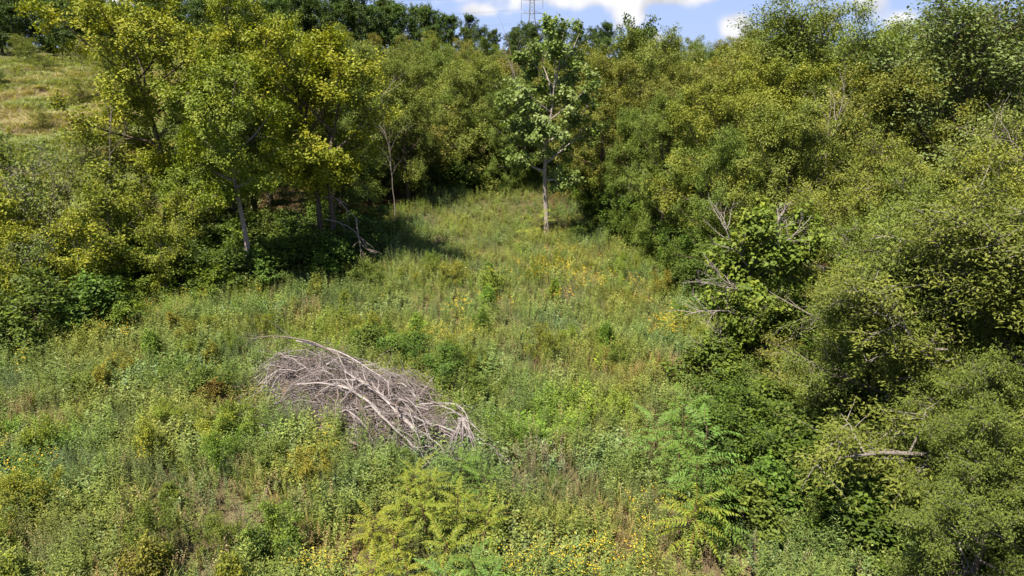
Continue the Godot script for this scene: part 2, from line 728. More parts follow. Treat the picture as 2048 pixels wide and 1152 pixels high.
func build_woods() -> void:
	var grey_bark := bark_mat(Color(0.30, 0.27, 0.24))
	var brown_bark := bark_mat(Color(0.19, 0.155, 0.125))
	var pale_bark := bark_mat(Color(0.55, 0.51, 0.47))
	T.maple_a = grow({"seed": 101, "h": 15.0, "r": 5.0, "base": 0.40, "tr": 0.26, "limbs": 18, "subs": 8, "twigs": 4, "leaves": 70, "ll": 0.15, "lw": 0.105, "spread": 0.42, "droop": 0.3, "pal": MAPLE, "up": [0.3, 1.2], "split": true, "twig_len": 0.8})
	T.maple_b = grow({"seed": 102, "h": 12.4, "r": 3.9, "base": 0.48, "tr": 0.22, "limbs": 15, "subs": 7, "twigs": 4, "leaves": 66, "ll": 0.15, "lw": 0.105, "spread": 0.40, "droop": 0.35, "pal": MAPLE, "up": [0.2, 1.1], "split": true, "lean": Vector2(-0.5, 0.0)})
	T.maple_c = grow({"seed": 103, "h": 12.6, "r": 4.3, "base": 0.42, "tr": 0.27, "limbs": 18, "subs": 8, "twigs": 4, "leaves": 68, "ll": 0.145, "lw": 0.105, "spread": 0.38, "droop": 0.35, "pal": MAPLE, "up": [0.45, 1.25], "split": true, "stems": 2, "splay": 0.25, "lean": Vector2(0.4, 0)})
	T.poplar = grow({"seed": 104, "h": 13.6, "r": 4.0, "base": 0.33, "tr": 0.21, "limbs": 15, "subs": 7, "twigs": 4, "leaves": 32, "ll": 0.20, "lw": 0.19, "spread": 0.34, "droop": 0.5, "pal": POPLAR, "up": [0.25, 1.2], "split": true, "prof": "loose", "twig_len": 0.55, "belly": 0.35, "fine": true})
	T.elm_a = grow({"seed": 105, "h": 11.5, "r": 4.5, "base": 0.15, "tr": 0.2, "limbs": 24, "subs": 9, "twigs": 5, "leaves": 52, "ll": 0.128, "lw": 0.075, "spread": 0.32, "droop": 0.3, "pal": ELM, "up": [0.0, 1.25], "twig_len": 0.75})
	T.elm_b = grow({"seed": 106, "h": 11.5, "r": 4.7, "base": 0.08, "tr": 0.2, "limbs": 24, "subs": 9, "twigs": 5, "leaves": 52, "ll": 0.128, "lw": 0.075, "spread": 0.32, "droop": 0.4, "pal": ELM, "up": [-0.1, 1.2], "twig_len": 0.75, "prof": "vase"})
	T.elm_c = grow({"seed": 107, "h": 11.5, "r": 4.2, "base": 0.15, "tr": 0.18, "limbs": 26, "subs": 8, "twigs": 5, "leaves": 52, "ll": 0.128, "lw": 0.075, "spread": 0.32, "droop": 0.2, "pal": ELM, "up": [0.1, 1.3], "twig_len": 0.7})
	T.loose = grow({"seed": 108, "h": 14.5, "r": 4.6, "base": 0.2, "tr": 0.2, "limbs": 24, "subs": 9, "twigs": 5, "leaves": 24, "ll": 0.16, "lw": 0.09, "spread": 0.5, "droop": 0.2, "pal": ELM, "up": [0.3, 1.25], "prof": "loose", "twig_len": 0.9, "fine": true})
	T.near_a = grow({"seed": 209, "h": 8.6, "r": 5.2, "base": 0.10, "tr": 0.24, "side": Vector3(-0.1, 0, 0.05), "limbs": 20, "subs": 16, "twigs": 9, "leaves": 56, "ll": 0.108, "lw": 0.038, "spread": 0.27, "droop": 0.55, "pal": ELM, "up": [0.15, 1.2], "twig_len": 0.75, "split": true, "fine": true, "wob": 0.24, "bare": 0.06, "singles": 300, "prof": "vase", "rise": -0.02})
	T.near_b = grow({"seed": 110, "h": 8.6, "r": 4.2, "base": 0.10, "tr": 0.2, "limbs": 22, "subs": 12, "twigs": 8, "leaves": 54, "ll": 0.108, "lw": 0.041, "spread": 0.28, "droop": 0.5, "pal": ELM, "up": [0.0, 1.25], "twig_len": 0.75, "fine": true, "bare": 0.08})
	T.redbud = grow({"seed": 111, "h": 6.4, "r": 1.9, "base": 0.12, "tr": 0.13, "limbs": 18, "subs": 6, "twigs": 5, "leaves": 22, "ll": 0.165, "lw": 0.125, "spread": 0.28, "droop": 0.75, "pal": [Color(0.10, 0.15, 0.02), Color(0.135, 0.175, 0.024), Color(0.075, 0.115, 0.018), Color(0.09, 0.135, 0.02)], "up": [0.1, 1.1], "twig_len": 0.5, "big": true, "singles": 300, "fine": true, "side": Vector3(0.35, 0, 0.1)})
	T.scrub_a = grow({"seed": 112, "h": 5.5, "r": 2.7, "base": 0.05, "tr": 0.1, "limbs": 18, "subs": 6, "twigs": 4, "leaves": 20, "ll": 0.17, "lw": 0.09, "spread": 0.34, "droop": 0.15, "pal": SCRUB, "up": [0.0, 1.25]})
	T.scrub_b = grow({"seed": 113, "h": 5.5, "r": 2.3, "base": 0.05, "tr": 0.1, "limbs": 18, "subs": 6, "twigs": 4, "leaves": 20, "ll": 0.17, "lw": 0.08, "spread": 0.36, "droop": 0.2, "pal": SCRUB, "up": [0.2, 1.3], "prof": "vase"})
	T.cedar = grow({"seed": 114, "h": 5.5, "r": 1.9, "base": 0.04, "tr": 0.1, "limbs": 30, "subs": 5, "twigs": 3, "leaves": 20, "ll": 0.15, "lw": 0.06, "spread": 0.25, "droop": 0.1, "pal": CEDAR, "up": [0.1, 0.8], "prof": "cone", "twig_len": 0.45})
	T.forest_a = grow({"seed": 115, "h": 13.0, "r": 5.0, "base": 0.12, "tr": 0.22, "limbs": 20, "subs": 7, "twigs": 4, "leaves": 20, "ll": 0.34, "lw": 0.22, "spread": 0.55, "droop": 0.25, "pal": DARK, "up": [0.0, 1.2], "twig_len": 1.0})
	T.forest_b = grow({"seed": 116, "h": 13.0, "r": 4.3, "base": 0.26, "tr": 0.22, "limbs": 17, "subs": 7, "twigs": 4, "leaves": 20, "ll": 0.34, "lw": 0.22, "spread": 0.5, "droop": 0.25, "pal": DARK, "up": [0.1, 1.25], "twig_len": 0.9, "prof": "vase"})
	T.sapling = grow({"seed": 117, "h": 6.5, "r": 1.7, "base": 0.25, "tr": 0.065, "limbs": 12, "subs": 5, "twigs": 4, "leaves": 24, "ll": 0.145, "lw": 0.10, "spread": 0.34, "droop": 0.3, "pal": MAPLE, "up": [0.3, 1.2], "twig_len": 0.6, "fine": true})
	T.sapling_b = grow({"seed": 118, "h": 6.5, "r": 1.5, "base": 0.15, "tr": 0.06, "limbs": 12, "subs": 5, "twigs": 4, "leaves": 9, "ll": 0.15, "lw": 0.09, "spread": 0.35, "droop": 0.2, "pal": SCRUB, "up": [0.5, 1.25], "twig_len": 0.7, "fine": true, "bare": 0.3, "stems": 2, "splay": 0.5})
	T.shrub_a = grow({"seed": 119, "h": 2.4, "r": 1.5, "base": 0.05, "tr": 0.04, "limbs": 14, "subs": 6, "twigs": 4, "leaves": 14, "ll": 0.13, "lw": 0.075, "spread": 0.22, "droop": 0.25, "pal": BUSH, "up": [0.1, 1.2], "stems": 4, "splay": 0.5, "twig_len": 0.4})
	T.shrub_b = grow({"seed": 120, "h": 2.4, "r": 1.3, "base": 0.05, "tr": 0.04, "limbs": 14, "subs": 6, "twigs": 4, "leaves": 14, "ll": 0.16, "lw": 0.09, "spread": 0.24, "droop": 0.45, "pal": BUSH, "up": [0.2, 1.2], "stems": 3, "splay": 0.5, "twig_len": 0.45})
	T.shrub_c = grow({"seed": 121, "h": 2.4, "r": 1.6, "base": 0.04, "tr": 0.035, "limbs": 16, "subs": 6, "twigs": 4, "leaves": 16, "ll": 0.11, "lw": 0.06, "spread": 0.2, "droop": 0.2, "pal": BUSH, "up": [0.0, 1.2], "stems": 5, "splay": 0.6, "twig_len": 0.35})

	var leafy := leaf_mat()
	var yellow := leaf_mat(Color(1.36, 1.26, 1.0))
	var green := leaf_mat(Color(0.85, 1.0, 0.95))
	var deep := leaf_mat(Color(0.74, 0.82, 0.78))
	var olive := leaf_mat(Color(1.1, 1.0, 1.0))
	var grey_green := leaf_mat(Color(0.95, 1.05, 1.9))

	# the named trees round the clearing
	plant(T.maple_a, "maple_tree", "tallest yellow-green tree at the left, its top cut by the frame edge", "tree", -20.8, 41.0, 16.6, 1.0, 0.4, yellow, brown_bark)
	plant(T.maple_b, "maple_tree", "slender tree with a pale leaning trunk left of the brush pile's far end", "tree", -13.3, 33.4, 11.8, 0.92, 1.9, leaf_mat(Color(0.95, 1.02, 0.9)), bark_mat(Color(0.46, 0.41, 0.38)))
	plant(T.maple_c, "maple_tree", "forked dark-trunked tree with a yellow top casting shade onto the clearing", "tree", -10.4, 37.4, 13.0, 1.1, 0.3, yellow, brown_bark)
	plant(T.maple_b, "maple_tree", "yellow-green tree far behind the gap between the tallest left tree and the forked tree", "tree", -18.6, 53.0, 14.0, 0.9, 3.7, yellow, brown_bark)
	plant(T.maple_a, "maple_tree", "tall yellow-green tree right of the tallest left tree, behind the leaning trunk", "tree", -15.6, 42.0, 15.8, 0.82, 2.6, leaf_mat(Color(1.12, 1.12, 0.95)), brown_bark)
	plant(T.poplar, "cottonwood_tree", "tall sparse blue-green tree with a bare straight trunk at the clearing's far end", "tree", 2.35, 44.8, 13.9, 1.0, 0.8, leaf_mat(Color(1.3, 1.28, 1.25)), bark_mat(Color(0.56, 0.50, 0.47)))
	plant(T.elm_c, "elm_tree", "olive tree with a low dark trunk between the forked tree and the cottonwood", "tree", -8.2, 54.0, 11.2, 0.9, 0.5, leafy, brown_bark)
	plant(T.elm_a, "elm_tree", "broad olive tree at the back of the clearing, left behind the cottonwood", "tree", -3.2, 61.5, 11.2, 1.05, 1.5, leafy, brown_bark)
	plant(T.elm_b, "elm_tree", "dark-based green tree in the gap just left of the cottonwood trunk", "tree", 0.3, 58.0, 9.4, 0.85, 2.5, green, brown_bark)
	plant(T.maple_b, "maple_tree", "small bright yellow-green tree showing above the back wall left of the cottonwood", "tree", -2.6, 72.0, 9.2, 0.75, 0.9, yellow, brown_bark)
	plant(T.elm_b, "elm_tree", "rounded olive tree right behind the forked tree", "tree", -13.0, 51.0, 10.6, 0.95, 0.2, green, brown_bark)

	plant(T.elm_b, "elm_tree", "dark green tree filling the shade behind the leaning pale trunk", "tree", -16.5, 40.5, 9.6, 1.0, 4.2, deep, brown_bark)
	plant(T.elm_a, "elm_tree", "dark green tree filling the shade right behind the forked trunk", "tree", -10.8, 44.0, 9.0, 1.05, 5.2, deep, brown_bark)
	plant(T.elm_c, "elm_tree", "dark olive tree at the back left corner of the clearing", "tree", -11.8, 56.5, 12.2, 1.1, 3.1, leafy, brown_bark)
	plant(T.elm_a, "elm_tree", "dull green tree between the two tallest left trees, low behind them", "tree", -19.5, 47.5, 9.5, 1.0, 2.2, green, brown_bark)
	plant(T.elm_b, "elm_tree", "olive tree behind the clearing's far end, just right of the cottonwood", "tree", 5.4, 60.0, 11.8, 1.0, 1.2, olive, brown_bark)
	var wall := [
		["elm_c", 6.6, 51.5, 11.6, 0.85, "leafy", "olive tree at the clearing's far right corner beside the cottonwood"],
		["elm_a", 10.4, 46.0, 11.9, 0.95, "olive", "broad olive tree second from the cottonwood in the right-hand wall"],
		["elm_b", 10.6, 58.5, 12.9, 1.0, "olive", "brownish olive tree rising behind the right-hand wall near the cottonwood"],
		["elm_a", 11.3, 38.0, 10.9, 0.9, "yellow", "yellowish tree bulging forward in the middle of the right-hand wall"],
		["elm_c", 15.6, 42.5, 12.4, 1.05, "yellow", "yellow-green domed tree below the white cumulus on the right"],
		["loose", 20.0, 53.0, 16.2, 1.15, "leafy", "tall loose-topped tree breaking the skyline right of the white cloud"],
		["loose", 23.4, 47.0, 15.2, 1.05, "olive", "loose feathery tree against the sky right of the tall loose-topped one"],
		["elm_b", 18.9, 36.5, 11.9, 1.0, "leafy", "full green-olive tree under the feathery skyline trees"],
		["loose", 23.0, 36.5, 15.8, 1.25, "grey_green", "thin-leaved tall tree at the top right corner with sky showing through"],
		["elm_c", 12.4, 31.0, 9.6, 0.95, "leafy", "olive tree just behind the bare-branched tree"],
		["near_b", 15.0, 27.5, 9.3, 1.0, "leafy", "fine-leaved tree in the right-hand wall above the lichen-grey limbs"],
		["near_b", 18.0, 25.0, 9.9, 1.05, "olive", "fine-leaved tree at the right frame edge below the thin-leaved tall tree"],
		["elm_b", 9.9, 32.5, 8.4, 0.72, "green", "green tree whose dark foot borders the clearing's right side"],
		["near_b", 11.9, 20.6, 8.6, 0.95, "leafy", "drooping light-leaved tree directly right of the bare-branched tree"],
		["near_b", 14.6, 20.0, 8.8, 0.95, "yellow", "drooping fine-leaved tree at the right, over the arched dead limbs"],
		["elm_a", 16.2, 50.5, 12.4, 1.0, "olive", "olive tree in the second row between the domed tree and the loose-topped one"],
		["elm_c", 7.4, 43.5, 9.0, 0.75, "green", "lower tree at the foot of the right-hand wall nearest the cottonwood"],
		["elm_b", 29.0, 40.0, 13.0, 1.1, "olive", "olive tree behind the thin-leaved tall tree at the right edge"],
		["elm_a", 14.4, 68.0, 12.0, 1.0, "leafy", "green tree topping the skyline right of the tower"],
		["forest_a", 13.3, 76.0, 13.6, 0.75, "leafy", "dark pointed tree standing proud of the skyline under the big cloud"],
		["elm_b", 8.6, 39.4, 9.4, 0.7, "olive", "narrow olive tree at the inner edge of the right-hand wall"],
		["elm_c", 26.0, 30.0, 11.5, 1.0, "leafy", "olive tree cut by the right frame edge at mid height"],
		["loose", 27.5, 42.0, 16.5, 1.2, "leafy", "tallest fine-leaved tree cut by the top right corner"],
		["elm_a", 33.0, 58.0, 14.5, 1.2, "leafy", "broad green tree far back on the right, low against the sky behind the feathery trees"],
		["elm_c", 24.5, 60.0, 14.6, 1.1, "olive", "olive tree far back on the right, between the two loose skyline trees"],
		["elm_b", 41.0, 56.0, 14.5, 1.2, "olive", "olive tree at the top right behind the thin-leaved tall tree"],
		["near_b", 10.4, 17.4, 7.0, 0.95, "olive", "low fine-leaved tree in front of the drooping ones, next to the dark bushes"],
		["near_b", 13.6, 16.6, 8.8, 0.95, "leafy", "fine-leaved tree at the right frame edge above the pale limbs"],
		["near_b", 10.7, 18.9, 6.6, 0.85, "leafy", "crown low at the wall's edge between the bare-branched tree and the dark bushes"],
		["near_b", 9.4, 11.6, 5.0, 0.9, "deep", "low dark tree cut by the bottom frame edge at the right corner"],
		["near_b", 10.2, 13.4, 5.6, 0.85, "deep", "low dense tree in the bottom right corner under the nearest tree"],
		["near_b", 11.8, 17.6, 7.6, 0.9, "green", "dense fine-leaved tree behind the nearest tree's pale limbs"],
	]
	var tint := {"leafy": leafy, "olive": olive, "yellow": yellow, "green": green, "grey_green": grey_green, "deep": deep}
	var shades := [leafy, leaf_mat(Color(1.16, 1.02, 1.0)), leaf_mat(Color(0.86, 0.94, 0.95)), leaf_mat(Color(1.22, 1.16, 1.0)), leaf_mat(Color(1.05, 0.92, 1.0)), leaf_mat(Color(0.95, 1.06, 1.0)), leaf_mat(Color(1.1, 1.08, 1.25))]
	var k := 0
	for w in wall:
		plant(T[w[0]], "elm_tree" if not w[0].begins_with("forest") else "oak_tree", w[6], "tree", w[1], w[2], w[3] * [1.0, 0.95, 1.04][k % 3], w[4] * 1.0, k * 1.7, shades[(k * 3 + 1) % 7] if w[5] in ["leafy", "olive"] else tint[w[5]], grey_bark if w[0].begins_with("near") else brown_bark)
		k += 1
	plant(T.near_a, "wild_cherry_tree", "nearest tree at the lower right with drooping leaves on lichen-pale crooked limbs", "tree", 12.0, 14.4, 9.0, 1.15, 0.0, leaf_mat(Color(0.92, 0.9, 0.85)), bark_mat(Color(0.35, 0.325, 0.3)))
	plant(T.redbud, "redbud_tree", "broad-leaved bright green tree with dead bare branches on its clearing side", "tree", 8.7, 24.0, 6.5, 1.15, 0.0, leaf_mat(Color(1.2, 1.12, 1.0)), grey_bark)

	# woods on the hillside: seeded, each one a tree of its own
	seed(500)
	var forest_label := func(kind: String, x: float, d: float, hue: String, size: String) -> String:
		var px := x / (0.951 * d) * 1390.0 + 1024.0
		var spot := "above the left hill field"
		for s in [[60, "at the hill field's top"], [180, "left behind the tallest tree"], [330, "right behind the tallest tree"], [520, "above the leaning trunk"], [590, "left above the forked tree"], [660, "straight above the forked tree"], [740, "right above the forked tree"], [830, "far left of the tower"], [900, "left of the power tower"], [970, "close left of the tower"], [1050, "left behind the cottonwood"], [1110, "right behind the cottonwood"], [1180, "right of the cottonwood"], [1290, "under the big cloud"], [1380, "left under white cumulus"], [1460, "under the white cumulus"], [1580, "behind the loose tree"], [1720, "behind the feathery tree"], [1860, "behind the top right tree"]]:
			if px > s[0]:
				spot = s[1]
		var depth := "low on hillside" if d < 75 else ("lower on hillside" if d < 92 else ("halfway up hillside" if d < 112 else ("upper on hillside" if d < 132 else ("high on hillside" if d < 156 else ("on ridge edge" if d < 163 else ("on the ridge" if d < 172 else "behind ridge edge"))))))
		return "%s %s %s %s, %s" % [size, hue, kind, depth, spot]
	var hues := [["olive", leafy], ["brownish olive", leaf_mat(Color(1.22, 1.0, 1.1))], ["green", green], ["dull green", deep], ["yellowish", yellow]]
	var d := 60.0
	while d < 155.0:
		var step := 3.4 + d * 0.021
		var x0 := maxf(-0.74 * d, -0.365 * d - 6.0)
		var x := x0 + randf() * step
		while x < (0.36 if d > 92 else 0.85) * d:
			var xx := x + rr(-1, 1)
			var dd := d + rr(-1.5, 1.5)
			x += step
			if absf(xx + 10.5 * dd / 140.0) < 3.5 and dd > 138.0 and dd < 152.0:
				continue
			var pick := randf()
			var t: Dictionary = T.scrub_a if pick < 0.38 else (T.scrub_b if pick < 0.7 else T.cedar)
			var hue: Array = hues[[0, 0, 1, 1, 2, 2, 3, 4][randi() % 8]]
			var hgt := rr(5.0, 8.6) if d < 105 else rr(3.8, 6.6)
			if absf(xx / dd - 0.07) < 0.09 and dd > 95.0:
				hgt *= 0.62
			if xx > 0.3 * dd:
				hgt += 2.6
			var lab: String = forest_label.call("cedar" if t == T.cedar else "scrub tree", xx, dd, hue[0], "small" if hgt < 5.4 else ("mid-sized" if hgt < 6.8 else "tall"))
			plant(t, "cedar_tree" if t == T.cedar else "scrub_tree", lab, "tree", xx, dd, hgt, rr(0.85, 1.25), randf() * TAU, hue[1], brown_bark, "scrub trees on the hillside")
		d += step * 0.9
	# the dark ridge wood
	d = 158.0
	while d < 186.0:
		var x := -150.0 + randf() * 6.0
		while x < 30.0:
			var xx := x + rr(-2, 2)
			var dd := d + rr(-2, 2)
			x += 6.4
			var px := xx / (0.951 * dd) * 1390.0 + 1024.0
			if px < -60 or (px > 60 and px < 150 and dd < 166):
				continue
			var hgt := rr(11.5, 16.0)
			if px > 760:
				hgt = lerpf(13.5, 6.8, clampf((px - 760.0) / 230.0, 0, 1)) * rr(0.7, 1.3)
			var t: Dictionary = T.forest_a if randf() < 0.55 else T.forest_b
			var hue: Array = [["dark green", deep], ["mid green", leafy], ["bluish green", green]][randi() % 3]
			plant(t, "oak_tree", forest_label.call("tree", xx, dd, hue[0], "low" if hgt < 8 else ("tall" if hgt > 13.5 else "mid-height")), "tree", xx, dd, hgt, rr(0.85, 1.15), randf() * TAU, hue[1], brown_bark, "trees of the ridge wood")
		d += 9.0
	# scattered scrub in the hill field
	for s in [[-66, 86, 3.0, "yellow"], [-60, 100, 4.5, "yellow"], [-82, 128, 4.5, "leafy"], [-92, 140, 5.0, "leafy"], [-74, 134, 6.0, "yellow"], [-99, 148, 5.5, "leafy"], [-104, 138, 3.4, "green"], [-54, 82, 2.6, "olive"], [-50, 95, 5.4, "yellow"], [-86, 146, 6.2, "olive"], [-79, 112, 2.6, "green"], [-66, 118, 4.2, "yellow"], [-43, 76, 4.4, "leafy"], [-40, 66, 4.0, "leafy"]]:
		var nm: String = {"yellow": "yellowish", "leafy": "olive", "green": "green", "olive": "brownish"}[s[3]]
		plant(T.scrub_b if int(s[0]) % 2 else T.scrub_a, "scrub_tree", forest_label.call("lone bush", s[0], s[1], nm, "small" if s[2] < 3.5 else ("mid-sized" if s[2] < 5 else "tall")), "tree", s[0], s[1], s[2], 1.2, s[0] * 1.0, tint[s[3]], brown_bark, "bushes dotted over the hill field")
	# thin young trees along the left edge
	var sap := [[-24.6, 35.0, 8.6, "sapling_b", "green", "tallest thin sapling at the left frame edge with nearly bare upper twigs"], [-22.7, 33.0, 7.6, "sapling_b", "leafy", "thin twin-stemmed sapling right of the tallest one at the left edge"], [-20.9, 35.5, 6.6, "sapling", "leafy", "leafy sapling between the twin-stemmed sapling and the tallest left tree"], [-19.0, 32.0, 6.0, "sapling", "leafy", "leafy sapling in front of the tallest left tree's trunk"], [-21.6, 29.5, 4.6, "sapling", "yellow", "yellowish sapling low at the left edge before the shed"], [-23.6, 31.0, 6.4, "sapling", "yellow", "yellow-leaved sapling cut by the left frame edge"], [-20.5, 28.6, 4.6, "sapling_b", "green", "slanting thin sapling with a curved bare stem low at the left"], [-27.0, 37.0, 7.4, "sapling", "leafy", "sapling behind the shed's red roof"], [-18.2, 38.0, 6.0, "sapling", "green", "shaded sapling right beneath the tallest left tree"], [-26.0, 40.0, 7.4, "sapling_b", "olive", "bare-looking sapling behind the left edge thicket"], [-23.5, 44.0, 4.6, "sapling", "leafy", "sapling at the foot of the hill field beside the tallest left tree"], [-17.0, 35.0, 5.2, "sapling", "leafy", "short sapling with light leaves left of the leaning pale trunk"], [-29.6, 42.0, 7.8, "sapling_b", "green", "grey thin sapling seen against the lower hill field"], [-35.0, 47.0, 4.6, "sapling", "olive", "dull sapling at the far left against the hill field"], [-24.0, 27.5, 5.4, "sapling", "yellow", "full yellow-green sapling at the left frame edge below the shed"], [-21.8, 27.0, 4.6, "sapling", "leafy", "full sapling behind the big light bush at the left edge"], [-26.2, 33.5, 7.0, "sapling", "yellow", "yellow-green sapling hiding the shed's left side"], [-19.4, 30.0, 5.0, "sapling", "yellow", "yellowish sapling before the tallest left tree, over the bright bush"], [-16.6, 31.8, 4.4, "sapling", "leafy", "low full sapling left of the bright bush by the leaning trunk"], [-22.0, 39.5, 7.2, "sapling", "leafy", "upright sapling just left of the tallest left tree's trunk"]]
	for s in sap:
		plant(T[s[3]], "sapling", s[5], "tree", s[0], s[1], s[2], 1.0, s[0] * 2.3, tint[s[4]], grey_bark, "thin young trees along the left edge")
	# understory shrubs at the feet of the trees
	var spots := []
	for x in range(-25, -8):
		for q in 3:
			spots.append([x + rr(-0.5, 0.5), 33.5 + q * 2.6 + rr(-1, 1) + maxf(0.0, (x + 14) * 0.85), rr(1.5, 3.2)])
	for q in 26:
		var dd := 24.0 + q * 1.3
		if q % 2:
			spots.append([right_edge(dd) + rr(1.0, 2.2), dd, rr(1.0, 1.8)])
		spots.append([right_edge(dd) + rr(2.0, 4.0), dd, rr(2.0, 3.4)])
	for q in 12:
		spots.append([-9.0 + q * 1.25 + rr(-0.4, 0.4), 59.5 + rr(-1, 1.5), rr(1.6, 3.4)])
	for q in 9:
		spots.append([-23.5 + rr(-3, 5), 26.5 + q * 0.8, rr(1.2, 2.4)])
	for q in 16:
		spots.append([8.6 + rr(0.0, 4.0), 12.5 + q * 0.8, rr(1.0, 2.4)])
	for q in 7:
		spots.append([6.9 + rr(-0.5, 1.8), 16.0 + q * 1.05, rr(1.2, 2.2)])
	k = 0
	for s in spots:
		var px: float = s[0] / (0.951 * s[1] + 3.2) * 1390.0 + 1024.0
		var side := "under the left edge saplings"
		for q in [[250, "before the tallest left tree"], [390, "by the leaning pale trunk"], [530, "between leaning and forked tree"], [690, "right of the forked trunk"], [800, "at the back left of the clearing"], [930, "at the clearing's dark far end"], [1090, "right of the cottonwood trunk"], [1200, "at the foot of the far right wall"], [1330, "at the right edge of the clearing"], [1420, "by the bare-branched tree"], [1560, "beneath the right wall"]]:
			if px > q[0]:
				side = q[1]
		var hue: Array = [["dark green", deep], ["green", leafy], ["bluish green", green], ["light green", leaf_mat(Color(1.35, 1.3, 0.95))]][(k % 4) if s[0] < -15 or s[1] > 50 else (k % 3)]
		plant(T[["shrub_a", "shrub_b", "shrub_c"][k % 3]], "understory_shrub", "%s %s %s %s" % ["knee-high" if s[2] < 1.7 else ("chest-high" if s[2] < 2.4 else "tall"), hue[0], ["round shrub", "drooping-leaved shrub", "small-leaved shrub"][k % 3], side], "shrub", s[0], s[1], s[2], 1.15, k * 2.1, hue[1], brown_bark, "shrubs under the trees")
		k += 1
	dead_wood()


func dead_branch(o: Node3D, called: String, pts: Array, r: float, mat: Material, forks := 6, s := 1) -> void:
	seed(900 + s)
	var c := Curve3D.new()
	for p in pts:
		c.add_point(p)
	for q in range(1, pts.size() - 1):
		var t: Vector3 = (pts[q + 1] - pts[q - 1]) * 0.2
		c.set_point_in(q, -t)
		c.set_point_out(q, t)
	var ln := c.get_baked_length()
	var path := PackedVector3Array()
	for q in 13:
		path.append(c.sample_baked(ln * q / 12.0) + rv() * ln * 0.008)
	var b := Batch.new()
	b.tube(path, taper(13, r, r * 0.25), 6, Color(1, 1, 1))
	for f in forks:
		var t := rr(0.25, 1.0)
		var p := along(path, t)
		var dir := (along(path, minf(t + 0.1, 0.999)) - along(path, t - 0.1)).normalized()
		dir = (dir + rv() * 0.8).normalized()
		var w := curve(p, dir, ln * rr(0.15, 0.35), 5, 0.25, 0.02)
		b.tube(w, taper(6, r * 0.4, r * 0.1), 4, Color(1, 1, 1))
		for g in 3:
			var e := curve(along(w, rr(0.3, 0.9)), (dir + rv() * 0.9).normalized(), ln * rr(0.06, 0.14), 3, 0.25, 0.02)
			b.tube(e, taper(4, r * 0.18, r * 0.06), 3, Color(1, 1, 1))
	part(o, called, b.mesh(), mat)


